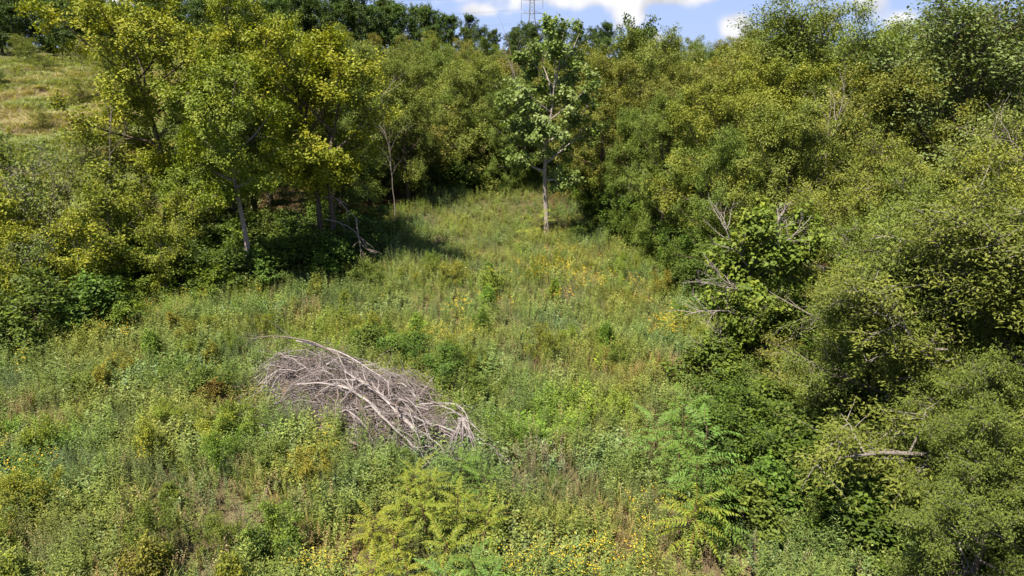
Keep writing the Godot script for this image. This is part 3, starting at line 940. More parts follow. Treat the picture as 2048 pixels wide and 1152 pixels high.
func dead_wood() -> void:
	var silver := bark_mat(Color(0.42, 0.375, 0.345), 2.5)
	var k := 0
	# bare branches of the broad-leaved tree, reaching out over the clearing
	var red := find_child("redbud_tree", false, false) as Node3D
	for a in [[[0, 1.2, 0], [-0.7, 1.5, 0.5], [-1.3, 2.4, 0.8], [-1.9, 3.2, 0.9]], [[0, 1.1, 0], [-0.8, 1.3, 0.6], [-1.6, 1.6, 1.0], [-2.0, 1.75, 1.1]], [[0, 3.0, 0], [-0.6, 3.8, 0.5], [-1.2, 4.4, 0.7], [-1.7, 5.3, 0.6]], [[0, 3.3, 0], [-0.7, 3.9, 0.7], [-1.4, 4.2, 1.0], [-2.0, 4.5, 1.1]], [[0, 4.0, 0], [-0.5, 5.0, 0.4], [-1.0, 5.9, 0.6], [-1.4, 7.0, 0.5]], [[0, 4.5, 0], [0.0, 5.4, 0.5], [0.2, 6.2, 0.7], [0.3, 6.9, 0.7]], [[0, 2.2, 0], [-0.8, 2.9, 0.6], [-1.5, 3.1, 0.9], [-2.2, 3.0, 1.0]], [[0.2, 1.0, 0.2], [0.8, 1.8, 0.9], [1.3, 2.6, 1.2], [1.6, 3.7, 1.3]], [[0, 4.8, 0], [0.5, 5.5, 0.4], [0.9, 6.2, 0.6], [1.2, 6.8, 0.6]]]:
		dead_branch(red, "dead_branch", a.map(func(p): return Vector3(p[0] * 1.1, p[1], p[2] * 1.15)), 0.036, bark_mat(Color(0.55, 0.5, 0.47), 2.5), 10, k)
		k += 1
	# dead limbs standing out of the right-hand wall
	var snags := [[17.0, 22.5, [[0, 0, 0], [0.3, 4.5, 0.3], [-0.4, 6.8, 0.8], [-1.9, 8.6, 1.2]], "grey dead snag arching out of the wall near the right frame edge"], [18.2, 21.5, [[0, 0, 0], [-0.2, 4.0, 0.4], [-1.2, 6.4, 0.9], [-2.9, 7.8, 1.2]], "pale dead snag with bare forks at the far right, lower of the two"], [14.0, 33.0, [[0, 0, 0], [0.2, 5.0, 0.6], [0.0, 7.6, 1.4], [0.6, 9.4, 2.0]], "thin bare dead tree amid the green of the right-hand wall"], [1.0, 58.0, [[0, 0, 0], [0.1, 5.0, 0], [-0.5, 8.0, 0.4], [-1.1, 10.8, 0.5]], "bare grey dead tree just left of the cottonwood's crown"], [-22.9, 38.5, [[0, 0, 0], [0.3, 4.0, 0], [1.0, 6.5, 0], [1.2, 9.5, 0]], "thin dead tree standing against the hill field at the left"], [-8.6, 50.0, [[0, 0, 0], [0, 4.0, 0.2], [-0.4, 7.0, 0.3], [-0.2, 9.2, 0.4]], "grey dead treetop right of the forked tree's crown"]]
	for s in snags:
		var o := thing("dead_tree", s[3], "tree", s[0], s[1])
		dead_branch(o, "trunk", s[2].map(func(p): return Vector3(p[0], p[1], p[2])), 0.05, silver, 12, 40 + k)
		k += 1
	# curved dead limbs of the forked tree, hanging over the clearing edge
	var forked := find_child("maple_tree_002", false, false) as Node3D
	for a in [[[0.3, 4.6, 0.3], [1.0, 4.7, 0.9], [1.7, 3.9, 1.2], [2.2, 3.3, 1.3]], [[0.2, 3.2, 0.3], [1.2, 3.1, 0.9], [2.0, 2.5, 1.2], [2.6, 1.4, 1.3]], [[2.0, 3.6, 1.2], [2.05, 2.4, 1.25], [2.1, 1.2, 1.3], [2.15, 0.0, 1.3]]]:
		dead_branch(forked, "dead_limb", a.map(func(p): return Vector3(p[0], p[1], p[2]).rotated(Vector3.UP, -0.3)), 0.045, silver, 4, k)
		k += 1
	# the lichen-pale limbs of the nearest tree
	var near := find_child("wild_cherry_tree", false, false) as Node3D
	for a in [[[0.2, 2.2, 0.6], [-0.8, 2.9, 1.8], [-1.8, 2.5, 2.2], [-2.8, 2.2, 2.3]], [[0.3, 3.0, 0.2], [-0.1, 4.4, 1.1], [-0.5, 5.2, 1.4], [-1.0, 6.0, 1.4]], [[0.6, 1.6, 0.9], [-0.3, 2.2, 2.4], [-1.0, 1.6, 2.8], [-1.7, 1.0, 3.0]]]:
		dead_branch(near, "pale_limb", a.map(func(p): return Vector3(p[0], p[1], p[2])), 0.06, bark_mat(Color(0.50, 0.47, 0.43), 3.0), 8, k)
		k += 1


# ---------------------------------------------------------------- meadow
func weed(seed_: int, stems: int, height: float, leaves: int, ll: float, lw: float, pal: Array, splay: float, droop: float, low := 0.1) -> ArrayMesh:
	seed(seed_)
	var b := Batch.new()
	for s in stems:
		var a := randf() * TAU
		var foot := Vector3(cos(a), 0, sin(a)) * rr(0.02, 0.16)
		var lean := Vector3(cos(a), 0, sin(a)) * splay * rr(0.3, 1.0) + rv() * 0.05
		var h := height * rr(0.7, 1.15)
		var tip := foot + lean * h + Vector3(0, h, 0)
		var col: Color = pal[randi() % pal.size()]
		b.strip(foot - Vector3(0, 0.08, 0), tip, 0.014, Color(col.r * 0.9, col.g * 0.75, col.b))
		for l in leaves:
			var t := lerpf(low, 1.0, (l + randf()) / leaves)
			var p := foot.lerp(tip, t)
			var az := l * 2.399 + rr(-0.4, 0.4)
			var ax := Vector3(cos(az), rr(-0.1, 0.75) - droop * (1.0 - t), sin(az)).normalized()
			var nr := (Vector3(0, 1, 0) + rv() * 0.45).normalized()
			var q := rr(0.7, 1.2) * (1.05 - 0.45 * t)
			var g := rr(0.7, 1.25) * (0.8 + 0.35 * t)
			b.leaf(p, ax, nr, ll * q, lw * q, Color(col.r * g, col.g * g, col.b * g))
	return b.mesh()


func grass(seed_: int, blades: int, height: float, pal: Array) -> ArrayMesh:
	seed(seed_)
	var b := Batch.new()
	for k in blades:
		var a := randf() * TAU
		var out := Vector3(cos(a), 0, sin(a))
		var foot := out * rr(0.0, 0.14) - Vector3(0, 0.05, 0)
		var h := height * rr(0.55, 1.15)
		var mid := foot + out * h * rr(0.08, 0.25) + Vector3(0, h * 0.62, 0)
		var tip := mid + out * h * rr(0.1, 0.5) + Vector3(0, h * rr(0.05, 0.4), 0)
		var col: Color = pal[randi() % pal.size()]
		var g := rr(0.75, 1.25)
		col = Color(col.r * g, col.g * g, col.b * g)
		var s := out.cross(Vector3.UP) * 0.009
		var n := b.v.size()
		b.v.append(foot + s); b.v.append(foot - s); b.v.append(mid + s); b.v.append(mid - s); b.v.append(tip)
		for q in 5:
			b.c.append(col)
		for q in [0, 1, 3, 0, 3, 2, 2, 3, 4]:
			b.i.append(n + q)
	return b.mesh()


func flower_head(seed_: int, blooms: int, spread: float, height: float) -> ArrayMesh:
	seed(seed_)
	var b := Batch.new()
	for k in blooms:
		var p := Vector3(rr(-1, 1) * spread, height * rr(0.8, 1.12), rr(-1, 1) * spread)
		var nr := (Vector3(0, 1, 0.25) + rv() * 0.5).normalized()
		var u := nr.cross(Vector3(0.3, 0.2, 0.9)).normalized()
		var w := nr.cross(u)
		var r := rr(0.015, 0.026)
		var g := rr(0.8, 1.1)
		for f in 7:
			var t := TAU * f / 7.0
			b.leaf(p, (u * cos(t) + w * sin(t) - nr * 0.15).normalized(), nr, r, r * 0.8, Color(0.62 * g, 0.44 * g, 0.025))
		b.leaf(p - u * r * 0.3 + nr * 0.006, u, nr, r * 0.6, r * 0.6, Color(0.16, 0.07, 0.01))
	return b.mesh()


func in_pile(x: float, d: float, grow_ := 1.0) -> bool:
	var u := (x + 5.3) * 0.8 - (d - 20.7) * 0.6
	var w := (x + 5.3) * 0.6 + (d - 20.7) * 0.8
	return (u * u) / (21.0 * grow_) + (w - 0.2) * (w - 0.2) / (3.2 * grow_) < 1.0


func build_meadow() -> void:
	var gold := [Color(0.135, 0.17, 0.05), Color(0.165, 0.19, 0.06), Color(0.105, 0.145, 0.045)]
	var lush := [Color(0.14, 0.21, 0.035), Color(0.165, 0.235, 0.04), Color(0.11, 0.175, 0.03)]
	var dull := [Color(0.13, 0.16, 0.075), Color(0.15, 0.175, 0.09), Color(0.105, 0.14, 0.06)]
	var dry := [Color(0.24, 0.185, 0.125), Color(0.19, 0.14, 0.10), Color(0.29, 0.23, 0.16)]
	var straw := [Color(0.25, 0.20, 0.10), Color(0.16, 0.16, 0.05), Color(0.12, 0.14, 0.035)]
	var kinds := {
		"goldenrod_weeds": [weed(201, 4, 1.05, 26, 0.15, 0.030, gold, 0.22, 0.4), weed(202, 5, 0.95, 22, 0.14, 0.034, gold, 0.3, 0.3)],
		"leafy_weeds": [weed(203, 5, 0.75, 16, 0.12, 0.065, gold, 0.45, 0.3), weed(204, 4, 0.6, 18, 0.14, 0.075, dull, 0.5, 0.2)],
		"bright_weeds": [weed(205, 5, 1.0, 24, 0.16, 0.036, lush, 0.25, 0.35), weed(206, 5, 0.7, 16, 0.13, 0.07, lush, 0.45, 0.3)],
		"feathery_weeds": [weed(207, 5, 0.9, 34, 0.085, 0.022, dull, 0.32, 0.2), weed(208, 4, 1.1, 38, 0.08, 0.018, dull, 0.2, 0.1)],
		"dry_weeds": [weed(209, 8, 0.75, 9, 0.08, 0.02, dry, 0.4, 0.2, 0.4), weed(210, 7, 0.9, 12, 0.06, 0.022, dry, 0.3, 0.0, 0.55)],
		"meadow_grass": [grass(211, 26, 0.7, straw), grass(212, 22, 0.85, [Color(0.10, 0.13, 0.03), Color(0.13, 0.15, 0.04), Color(0.2, 0.17, 0.08)])],
	}
	var rows := {}
	for key in kinds:
		rows[key] = [PackedFloat32Array(), PackedFloat32Array()]
	var flowers := PackedFloat32Array()
	var dryness := FastNoiseLite.new()
	dryness.seed = 55
	dryness.frequency = 0.16
	dryness.fractal_octaves = 3
	var mixn := FastNoiseLite.new()
	mixn.seed = 66
	mixn.frequency = 0.35
	var flow := FastNoiseLite.new()
	flow.seed = 90
	flow.frequency = 0.3
	seed(3000)
	var d := 11.0
	while d < 62.0:
		var step := 0.135 + d * 0.0042
		var x := maxf(left_edge(d) - 2.0, -0.76 * (d + 4.0))
		var xe := right_edge(d) + (1.6 if d > 26.0 else 6.5)
		while x < xe:
			var px := x + rr(-step, step)
			var pd := d + rr(-step, step)
			x += step
			if (px > -4.0 and px < 0.3 and pd < 15.6 and randf() < 0.5) or (px > 3.5 and px < 5.4 and pd < 16.0 and randf() < 0.6):
				continue
			if in_pile(px, pd + (0.8 if randf() < 0.65 else 0.0), 1.05 + 0.5 * dryness.get_noise_2d(px * 3.0, pd * 3.0)) and randf() < 0.9:
				continue
			var dr := dryness.get_noise_2d(px, pd)
			var mx := mixn.get_noise_2d(px, pd)
			var pt := patch.get_noise_2d(px + 40, pd)
			var near := clampf((24.0 - pd) / 12.0, 0, 1)
			# bare and dried spots
			var dried := dr * 1.5 - 0.28 + near * 0.22 - clampf((pd - 30.0) / 30.0, 0, 1) * 0.25
			for s in [[4.2, 17.9, 0.9], [0.9, 16.8, 1.1], [-6.6, 15.6, 1.6], [-9.5, 14.6, 1.8], [2.8, 14.6, 0.9], [-7.2, 14.2, 1.0]]:
				dried += 0.9 * exp(-(Vector2(px - s[0], pd - s[1]).length_squared()) / (s[2] * s[2]))
			var lush_here := -0.25 + pt * 0.9
			for s in [[2.6, 20.0, 2.2], [0.8, 19.0, 1.4], [3.9, 23.5, 2.0], [-14.0, 18.0, 2.5]]:
				lush_here += 0.75 * exp(-(Vector2(px - s[0], pd - s[1]).length_squared()) / (s[2] * s[2]))
			var key := "goldenrod_weeds"
			var u := randf()
			if u < clampf(dried, 0.02, 0.75):
				key = "dry_weeds" if randf() < 0.6 else "meadow_grass"
				if dried > 0.5 and randf() < 0.35:
					continue
			elif randf() < clampf(lush_here, 0.0, 0.8):
				key = "bright_weeds"
			elif mx > 0.22:
				key = "leafy_weeds"
			elif mx < -0.2:
				key = "feathery_weeds"
			elif randf() < 0.07:
				key = "meadow_grass"
			elif randf() < 0.3:
				key = "leafy_weeds"
			var size := rr(0.6, 1.2) * (1.0 + 0.3 * mx + 0.32 * flow.get_noise_2d(px * 4.0 + 70, pd * 4.0)) * lerpf(1.0, 0.72, near * clampf(dried + 0.3, 0, 1))
			if key == "goldenrod_weeds" and randf() < 0.05:
				size *= 1.35
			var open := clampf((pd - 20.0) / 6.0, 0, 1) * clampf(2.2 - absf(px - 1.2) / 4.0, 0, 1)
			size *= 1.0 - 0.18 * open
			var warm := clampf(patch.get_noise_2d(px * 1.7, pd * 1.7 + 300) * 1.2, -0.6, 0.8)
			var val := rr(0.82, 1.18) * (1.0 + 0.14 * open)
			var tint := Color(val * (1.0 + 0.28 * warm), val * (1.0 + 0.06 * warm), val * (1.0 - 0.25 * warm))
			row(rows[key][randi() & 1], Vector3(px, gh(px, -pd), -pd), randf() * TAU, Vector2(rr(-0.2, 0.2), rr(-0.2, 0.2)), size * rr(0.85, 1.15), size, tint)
			var fl := -0.42 + flow.get_noise_2d(px, pd) * 0.9
			for s in [[3.8, 33.5, 3.6, 0.85], [2.6, 39.0, 1.6, 0.8], [6.4, 27.0, 1.8, 0.6], [-2.0, 30.5, 1.5, 0.75], [0.8, 34.0, 1.4, 0.6], [-3.0, 27.3, 2.2, 0.42], [5.6, 22.0, 2.0, 0.25], [-13.6, 15.5, 2.4, 0.42], [-16, 26, 2.0, 0.3]]:
				fl += s[3] * exp(-(Vector2(px - s[0], pd - s[1]).length_squared()) / (s[2] * s[2]))
			if randf() < fl * 1.0:
				row(flowers, Vector3(px, gh(px, -pd) + 0.02, -pd), randf() * TAU, Vector2(rr(-0.15, 0.15), rr(-0.15, 0.15)), 0.9 + pd * 0.009, rr(0.95, 1.2) * size, Color(1, 1, 1) * rr(0.85, 1.1))
		d += step
	var weeds_mat := leaf_mat(Color(1.29, 1.27, 0.9), 0.7)
	for key in kinds:
		for v in 2:
			var o := many(self, key, kinds[key][v], weeds_mat, rows[key][v])
			var said := {"goldenrod_weeds": "tall narrow-leaved weeds covering the clearing", "leafy_weeds": "low broad-leaved weeds among the tall ones in the clearing", "bright_weeds": "bright fresh green weeds in patches of the clearing", "feathery_weeds": "dull fine-leaved weeds spread over the clearing", "dry_weeds": "brown dried weeds in thin patches of the clearing", "meadow_grass": "straw and green grass between the weeds of the clearing"}
			o.set_meta("label", said[key] + (", taller sort" if v else ""))
			o.set_meta("category", "grass" if key == "meadow_grass" else "weeds")
	# bushy clumps that break up the weeds
	seed(3300)
	var clumps := [PackedFloat32Array(), PackedFloat32Array(), PackedFloat32Array()]
	for k in 180:
		var cd := 11.5 + 26.0 * pow(randf(), 1.4)
		var cx := rr(maxf(left_edge(cd), -0.76 * (cd + 3.0)), right_edge(cd))
		if in_pile(cx, cd + 0.6, 2.0) or (cx > -2.0 and randf() < 0.5) or (cd < 18.5 and cx > -4.8):
			continue
		var sz := rr(0.2, 0.42)
		var v := rr(1.1, 1.6)
		row(clumps[k % 3], Vector3(cx, gh(cx, -cd) - 0.05, -cd), randf() * TAU, Vector2(rr(-0.1, 0.1), rr(-0.1, 0.1)), sz * rr(0.8, 1.2), sz * rr(0.9, 1.3), Color(v * rr(1.0, 1.7), v * rr(1.0, 1.3), v))
	for k in 3:
		var o := many(self, "bushy_weeds", T[["shrub_a", "shrub_b", "shrub_c"][k]].crown, leaf_mat(), clumps[k])
		o.set_meta("label", ["rounded", "drooping", "small-leaved"][k] + " bushy weeds standing here and there in the clearing")
		o.set_meta("category", "weeds")
	var fo := many(self, "yellow_wildflowers", flower_head(213, 9, 0.16, 1.02), leaf_mat(Color(1, 1, 1), 0.35), flowers)
	fo.set_meta("label", "small yellow wildflowers scattered among the weeds of the clearing")
	fo.set_meta("category", "flowers")
	# denser flower patches, each a thing
	var stems := weed(214, 4, 0.95, 18, 0.12, 0.04, gold, 0.2, 0.3)
	var heads := flower_head(215, 10, 0.16, 0.98)
	for f in [[-15.4, 29.6, 1.1, 1.7, 70, "bright yellow flower clump before the left trees, beyond the red-leaved shrub"], [1.4, 12.6, 1.6, 0.55, 80, "dense yellow flower patch at the bottom frame edge beside the sumac thicket"], [2.3, 43.0, 1.4, 0.8, 60, "yellow flower patch at the foot of the cottonwood trunk"], [-2.7, 25.6, 1.1, 0.7, 60, "yellow flower patch above the right half of the brush pile"], [-4.3, 12.5, 0.8, 0.4, 24, "yellow flowers at the bottom edge left of the sumac thicket"], [3.5, 14.1, 0.5, 0.8, 16, "yellow flowers left of the tall fern-leaved sapling's foot"], [-16.2, 26.4, 0.9, 0.6, 26, "yellow flowers below the left edge saplings"], [-15.2, 17.2, 1.0, 1.0, 40, "yellow flowers at the left frame edge beside the yellow elder"]]:
		var o := thing("wildflower_patch", f[5], "flowers", f[0], f[1])
		var rs := PackedFloat32Array()
		var rh := PackedFloat32Array()
		for k in int(f[4]):
			var p := Vector3(rr(-1, 1) * f[2], 0, rr(-1, 1) * f[3])
			p.y = gh(f[0] + p.x, p.z - f[1]) - o.position.y
			var sz := rr(0.6, 1.0)
			var tu := randf() * TAU
			row(rs, p, tu, Vector2.ZERO, sz, sz, Color(1, 1, 1))
			if randf() < 0.75:
				row(rh, p, tu, Vector2.ZERO, sz, sz, Color(1, 1, 1) * rr(0.85, 1.15))
		many(o, "stalks", stems, weeds_mat, rs)
		many(o, "flower_heads", heads, leaf_mat(Color(1, 1, 1), 0.35), rh)
	# grass of the hill field and of the wood floor
	var field := PackedFloat32Array()
	d = 50.0
	while d < 156.0:
		var step := 0.42 + (d - 50.0) * 0.006
		var x := -0.8 * d
		while x < -0.3 * d - 4.0:
			var px := x + rr(-step, step)
			var pd := d + rr(-step, step)
			x += step
			var band := smoothstep(0.0, 0.5, patch.get_noise_2d(px * 0.35, pd * 0.8 + 90) + 0.5 - absf(pd - 98.0) * 0.014)
			var v := rr(0.8, 1.25)
			var tint := Color(1.5, 1.55, 2.1).lerp(Color(2.3, 1.75, 3.5), clampf(band + rr(-0.25, 0.25), 0, 1)) * v
			row(field, Vector3(px, gh(px, -pd), -pd), randf() * TAU, Vector2.ZERO, rr(1.0, 2.0) * (0.7 + d * 0.012), rr(0.6, 1.1), tint)
		d += step
	var ff := many(self, "hill_field_grass", grass(216, 24, 0.8, [Color(0.10, 0.12, 0.035), Color(0.12, 0.13, 0.045)]), weeds_mat, field)
	ff.set_meta("label", "tan and green rough grass on the hill field at the left")
	ff.set_meta("category", "grass")


# ---------------------------------------------------------------- brush pile
func mound(x: float, d: float) -> float:
	var u := (x + 5.3) * 0.8 - (d - 20.7) * 0.6
	var w := (x + 5.3) * 0.6 + (d - 20.7) * 0.8
	var q := (u * u) / 24.0 + (w - 0.25) * (w - 0.25) / 3.6
	return (0.95 + 0.6 * bumps.get_noise_2d(x * 8.0, d * 8.0)) * pow(maxf(0.0, 1.0 - q), 0.6) * (1.0 - u * 0.05)


func build_pile() -> void:
	seed(4100)
	var o := thing("brush_pile", "grey heap of dead branches and twigs lying in the weeds of the clearing", "brush pile", -5.3, 20.7)
	var greys := [bark_mat(Color(0.51, 0.46, 0.465), 3.0), bark_mat(Color(0.6, 0.555, 0.555), 3.0), bark_mat(Color(0.36, 0.295, 0.275), 3.0)]
	var org := o.position
	for k in 230:
		var u := rr(-4.4, 4.6)
		var w := 0.2 + rr(-1.0, 1.0) * 1.7 * sqrt(1.0 - u * u / 24.0) - (0.7 * randf() if u < 0.0 else 0.0)
		var x := -5.3 + u * 0.8 + w * 0.6
		var d := 20.7 - u * 0.6 + w * 0.8
		# the far end fans out to the left, the near end points down to the right
		var ang := -0.62 + rr(-0.65, 0.65) + (0.5 if u < -1.0 else 0.0)
		if k % 2 == 0:
			ang = rr(-1.6, 1.6)
		var ln := rr(1.2, 3.6)
		var dir := Vector2(cos(ang), sin(ang)) * (1.0 if randf() < 0.5 else -1.0)
		var lift := rr(-0.4, 0.32)
		var arch := rr(-0.05, 0.5)
		var path := PackedVector3Array()
		var wander := rr(-0.4, 0.4)
		for q in 9:
			var t := q / 8.0 - 0.5
			var side := wander * (t * t * 4.0 - 1.0) * 0.4
			var bx := x + dir.x * ln * t - dir.y * side + rr(-0.03, 0.03)
			var bd := d + dir.y * ln * t + dir.x * side + rr(-0.03, 0.03)
			path.append(Vector3(bx, gh(bx, -bd) + maxf(0.03, mound(bx, bd) * 0.75 + mound(x, d) * 0.2 + lift + arch * (1.0 - 4.0 * t * t) + rr(-0.02, 0.02)), -bd) - org)
		var b := Batch.new()
		var r := rr(0.008, 0.022) if k % 7 else rr(0.028, 0.052)
		var tone := Color(1, 1, 1) * rr(0.8, 1.15)
		b.tube(path, taper(9, r, r * 0.3), 5, tone)
		for f in 7:
			var t := rr(0.15, 0.98)
			var p := along(path, t)
			var fd := (along(path, minf(t + 0.1, 0.999)) - along(path, maxf(t - 0.1, 0))).normalized()
			var wv := curve(p, (fd + rv() * 0.6).normalized(), ln * rr(0.15, 0.36), 4, 0.22, -0.02)
			b.tube(wv, taper(5, r * 0.5, 0.003), 3, tone)
		part(o, "branch", b.mesh(), greys[k % 3])
	# the mass of fine twigs
	var tw := Batch.new()
	var tw_leaf := Batch.new()
	for k in 4200:
		var u := rr(-4.7, 4.5)
		var w := rr(-1.0, 1.0) * 2.2
		var x := -5.3 + u * 0.8 + w * 0.6
		var d := 20.7 - u * 0.6 + w * 0.8
		var m := mound(x, d)
		if m <= 0.0 and (randf() < 0.75 or w > 0.5):
			continue
		var p := Vector3(x, gh(x, -d) + m * rr(0.3, 1.2) + 0.03, -d) - org
		var a := -0.6 + rr(-1.5, 1.5) + (PI if randf() < 0.5 else 0.0)
		var dir := Vector3(cos(a), rr(-0.5, 0.6), -sin(a)).normalized()
		var c := curve(p, dir, rr(0.25, 1.2), 3, 0.34, -0.06)
		tw.tube(c, taper(4, 0.007, 0.003), 3, Color(1, 0.96, 0.95) * rr(0.45, 1.35))
	for k in 900:
		var u := rr(-4.4, 4.4)
		var w := 0.2 + rr(-1.0, 1.0) * 1.7
		var x := -5.3 + u * 0.8 + w * 0.6
		var d := 20.7 - u * 0.6 + w * 0.8
		var br := rr(0.6, 1.2)
		tw_leaf.leaf(Vector3(x, gh(x, -d) + mound(x, d) * rr(0.5, 1.05) + 0.04, -d) - org, rv(), rv(), rr(0.06, 0.13), rr(0.04, 0.07), Color(0.15 * br, 0.085 * br, 0.05 * br))
	part(o, "dry_leaves", tw_leaf.mesh(), leaf_mat(), "stuff")
	part(o, "twig_tangle", tw.mesh(), greys[0], "stuff")

	# larger separate pieces lying on and beside the heap
	var loose := func(called: String, label: String, pts: Array, r: float, forks: int, mat: Material) -> void:
		var p0: Array = pts[0]
		var t := thing(called, label, "branch", p0[0], p0[1] - 1.3)
		var path := PackedVector3Array()
		var c := Curve3D.new()
		for p in pts:
			c.add_point(Vector3(p[0], gh(p[0], 1.3 - p[1]) + p[2] * 0.9, 1.3 - p[1]) - t.position)
		for q in range(1, pts.size() - 1):
			var tg := (c.get_point_position(q + 1) - c.get_point_position(q - 1)) * 0.2
			c.set_point_in(q, -tg)
			c.set_point_out(q, tg)
		var ln := c.get_baked_length()
		for q in 15:
			path.append(c.sample_baked(ln * q / 14.0) + rv() * r * 0.5)
		var b := Batch.new()
		b.tube(path, taper(15, r, r * 0.45), 7, Color(1, 1, 1))
		part(t, "stem", b.mesh(), mat)
		for f in forks:
			var tb := Batch.new()
			var q := rr(0.3, 0.98)
			var dir := (along(path, minf(q + 0.1, 0.999)) - along(path, q - 0.1)).normalized()
			var w := curve(along(path, q), (dir + rv() * 0.6).normalized(), ln * rr(0.12, 0.3), 5, 0.2, -0.03)
			tb.tube(w, taper(6, r * 0.4, r * 0.12), 4, Color(1, 1, 1))
			part(t, "side_branch", tb.mesh(), mat)
	loose.call("dead_log", "thick pale trunk lying slantwise down the middle of the brush pile", [[-2.6, 19.3, 0.55], [-3.6, 20.4, 1.0], [-4.6, 21.5, 1.3], [-5.6, 22.6, 1.35]], 0.075, 12, greys[1])
	loose.call("dead_log", "second long pale branch left of the thick trunk on the brush pile", [[-3.8, 20.2, 0.7], [-5.0, 21.2, 1.2], [-6.2, 21.7, 1.3], [-7.0, 21.9, 1.15]], 0.05, 8, greys[1])
	loose.call("dead_pole", "long arched grey branch sticking out at the brush pile's top left", [[-5.6, 23.6, 1.2], [-7.0, 24.6, 1.45], [-8.4, 25.4, 1.5], [-9.4, 25.6, 1.4], [-10.1, 25.6, 1.0]], 0.032, 9, greys[2])
	loose.call("dead_pole", "straight grey branch crossing the brush pile's upper right", [[-8.0, 25.2, 1.4], [-6.4, 24.4, 1.3], [-5.0, 23.2, 1.2], [-4.0, 22.2, 1.0]], 0.04, 7, greys[1])
	loose.call("dead_pole", "thin branch arching right beyond the brush pile's right end", [[-3.2, 21.3, 0.6], [-2.2, 20.9, 0.9], [-1.5, 20.4, 1.0], [-1.2, 19.7, 0.3]], 0.03, 10, greys[1])
	loose.call("dead_pole", "bare stick pointing up right from the brush pile's right side", [[-3.4, 21.2, 0.5], [-2.9, 21.8, 0.9], [-2.6, 22.2, 1.2]], 0.022, 2, greys[1])
	loose.call("fallen_plank", "brown weathered log along the front left of the brush pile", [[-6.2, 20.3, 0.35], [-5.2, 19.6, 0.4], [-4.4, 19.1, 0.35]], 0.09, 0, greys[2])
	loose.call("loose_stick", "short pale stick lying left of the brush pile, upper one", [[-8.4, 20.9, 0.3], [-7.8, 20.5, 0.34], [-7.2, 20.2, 0.3]], 0.035, 1, greys[1])
	loose.call("loose_stick", "short pale stick lying left of the brush pile, lower one", [[-7.5, 20.0, 0.3], [-6.9, 20.2, 0.34], [-6.3, 20.5, 0.3]], 0.035, 1, greys[1])
	for k in 9:
		var sx := rr(-3.4, -0.4)
		var sd := 19.4 - (sx + 2.0) * 0.5 + rr(-1.3, 0.6)
		var sa := rr(-1.2, 0.5)
		var sl := rr(0.5, 1.3)
		loose.call("loose_stick", "bare stick among the weeds trailing off the brush pile's right end", [[sx, sd, rr(0.2, 0.6)], [sx + cos(sa) * sl * 0.5, sd + sin(sa) * sl * 0.5, rr(0.5, 0.85)], [sx + cos(sa) * sl, sd + sin(sa) * sl, rr(0.2, 0.8)]], rr(0.01, 0.018), 2, greys[k % 3])
	# drooping twig bundle at the right end
	var t := thing("twig_bundle", "small drooping bundle of bare twigs right of the brush pile", "twigs", -1.5, 18.1)
	for k in 26:
		var b := Batch.new()
		var a := rr(-0.8, 0.6)
		var pts := PackedVector3Array([Vector3(rr(-0.12, 0.12), 1.0, -0.3), Vector3(0.1 + a * 0.3, 0.85, 0.1), Vector3(0.15 + a * 0.7, 0.5, 0.4 + rr(-0.1, 0.2)), Vector3(0.15 + a, 0.03, 0.7 + rr(-0.2, 0.3))])
		b.tube(pts, taper(4, 0.011, 0.004), 4, Color(1, 1, 1) * rr(0.8, 1.1))
		part(t, "twig", b.mesh(), greys[k % 2])


# ---------------------------------------------------------------- plants near the camera
var fronds := []


func frond_mesh(seed_: int, pairs: int, length: float, lf: float) -> ArrayMesh:
	seed(seed_)
	var b := Batch.new()
	var col := Color(0.10, 0.16, 0.02)
	var prev := Vector3.ZERO
	var d := Vector3(1, 0.42, 0).normalized()
	for k in pairs + 2:
		var nxt := prev + d * (length / (pairs + 2))
		b.strip(prev, nxt + d * 0.01, 0.016, Color(0.17, 0.13, 0.04))
		if k > 1:
			var t := float(k) / (pairs + 1)
			var q := sin(PI * (0.2 + 0.68 * t))
			for s in [-1, 1]:
				var ax := (Vector3(0, -0.22, s) + d * 0.42 + rv() * 0.1).normalized()
				var g := rr(0.8, 1.2)
				b.big_leaf(nxt, (ax + rv() * 0.16).normalized(), (Vector3(0, 1, 0) + rv() * 0.35).normalized(), lf * q * rr(0.85, 1.15), lf * 0.27, Color(col.r * g, col.g * g, col.b * g))
		prev = nxt
		d = (d - Vector3(0, 0.095, 0) + rv() * 0.07).normalized()
	b.leaf(prev, d, Vector3.UP, lf * 0.8, lf * 0.28, col)
	return b.mesh()


func frond_plant(called: String, label: String, category: String, x: float, d: float, height: float, count: int, flen: float, tint: Material, turn: float, group: String, lean := Vector2.ZERO) -> void:
	var o := thing(called, label, category, x, d, group)
	o.rotation.y = turn
	seed(int(absf(x * 1000) + d * 77))
	var b := Batch.new()
	var path := PackedVector3Array()
	for k in 7:
		var t := k / 6.0
		path.append(Vector3(lean.x * t * t, height * t - (0.1 if k == 0 else 0.0), lean.y * t * t) + rv() * 0.02)
	b.tube(path, taper(7, 0.03, 0.014), 6, Color(0.75, 0.6, 0.5))
	part(o, "stem", b.mesh(), bark_mat(Color(0.3, 0.26, 0.2)))
	for k in count:
		var t := 1.0 - 0.72 * pow(float(k) / count, 1.0)
		var f := part(o, "frond", fronds[randi() % fronds.size()], tint)
		var s := flen * rr(0.8, 1.15)
		f.position = along(path, t)
		f.basis = Basis(Vector3.UP, k * 2.399 + rr(-0.3, 0.3)) * Basis(Vector3(0, 0, 1), lerpf(-0.35, 0.55, t) + rr(-0.2, 0.2)) * Basis(Vector3(1, 0, 0), rr(-0.5, 0.5)).scaled(Vector3(s, s, s))


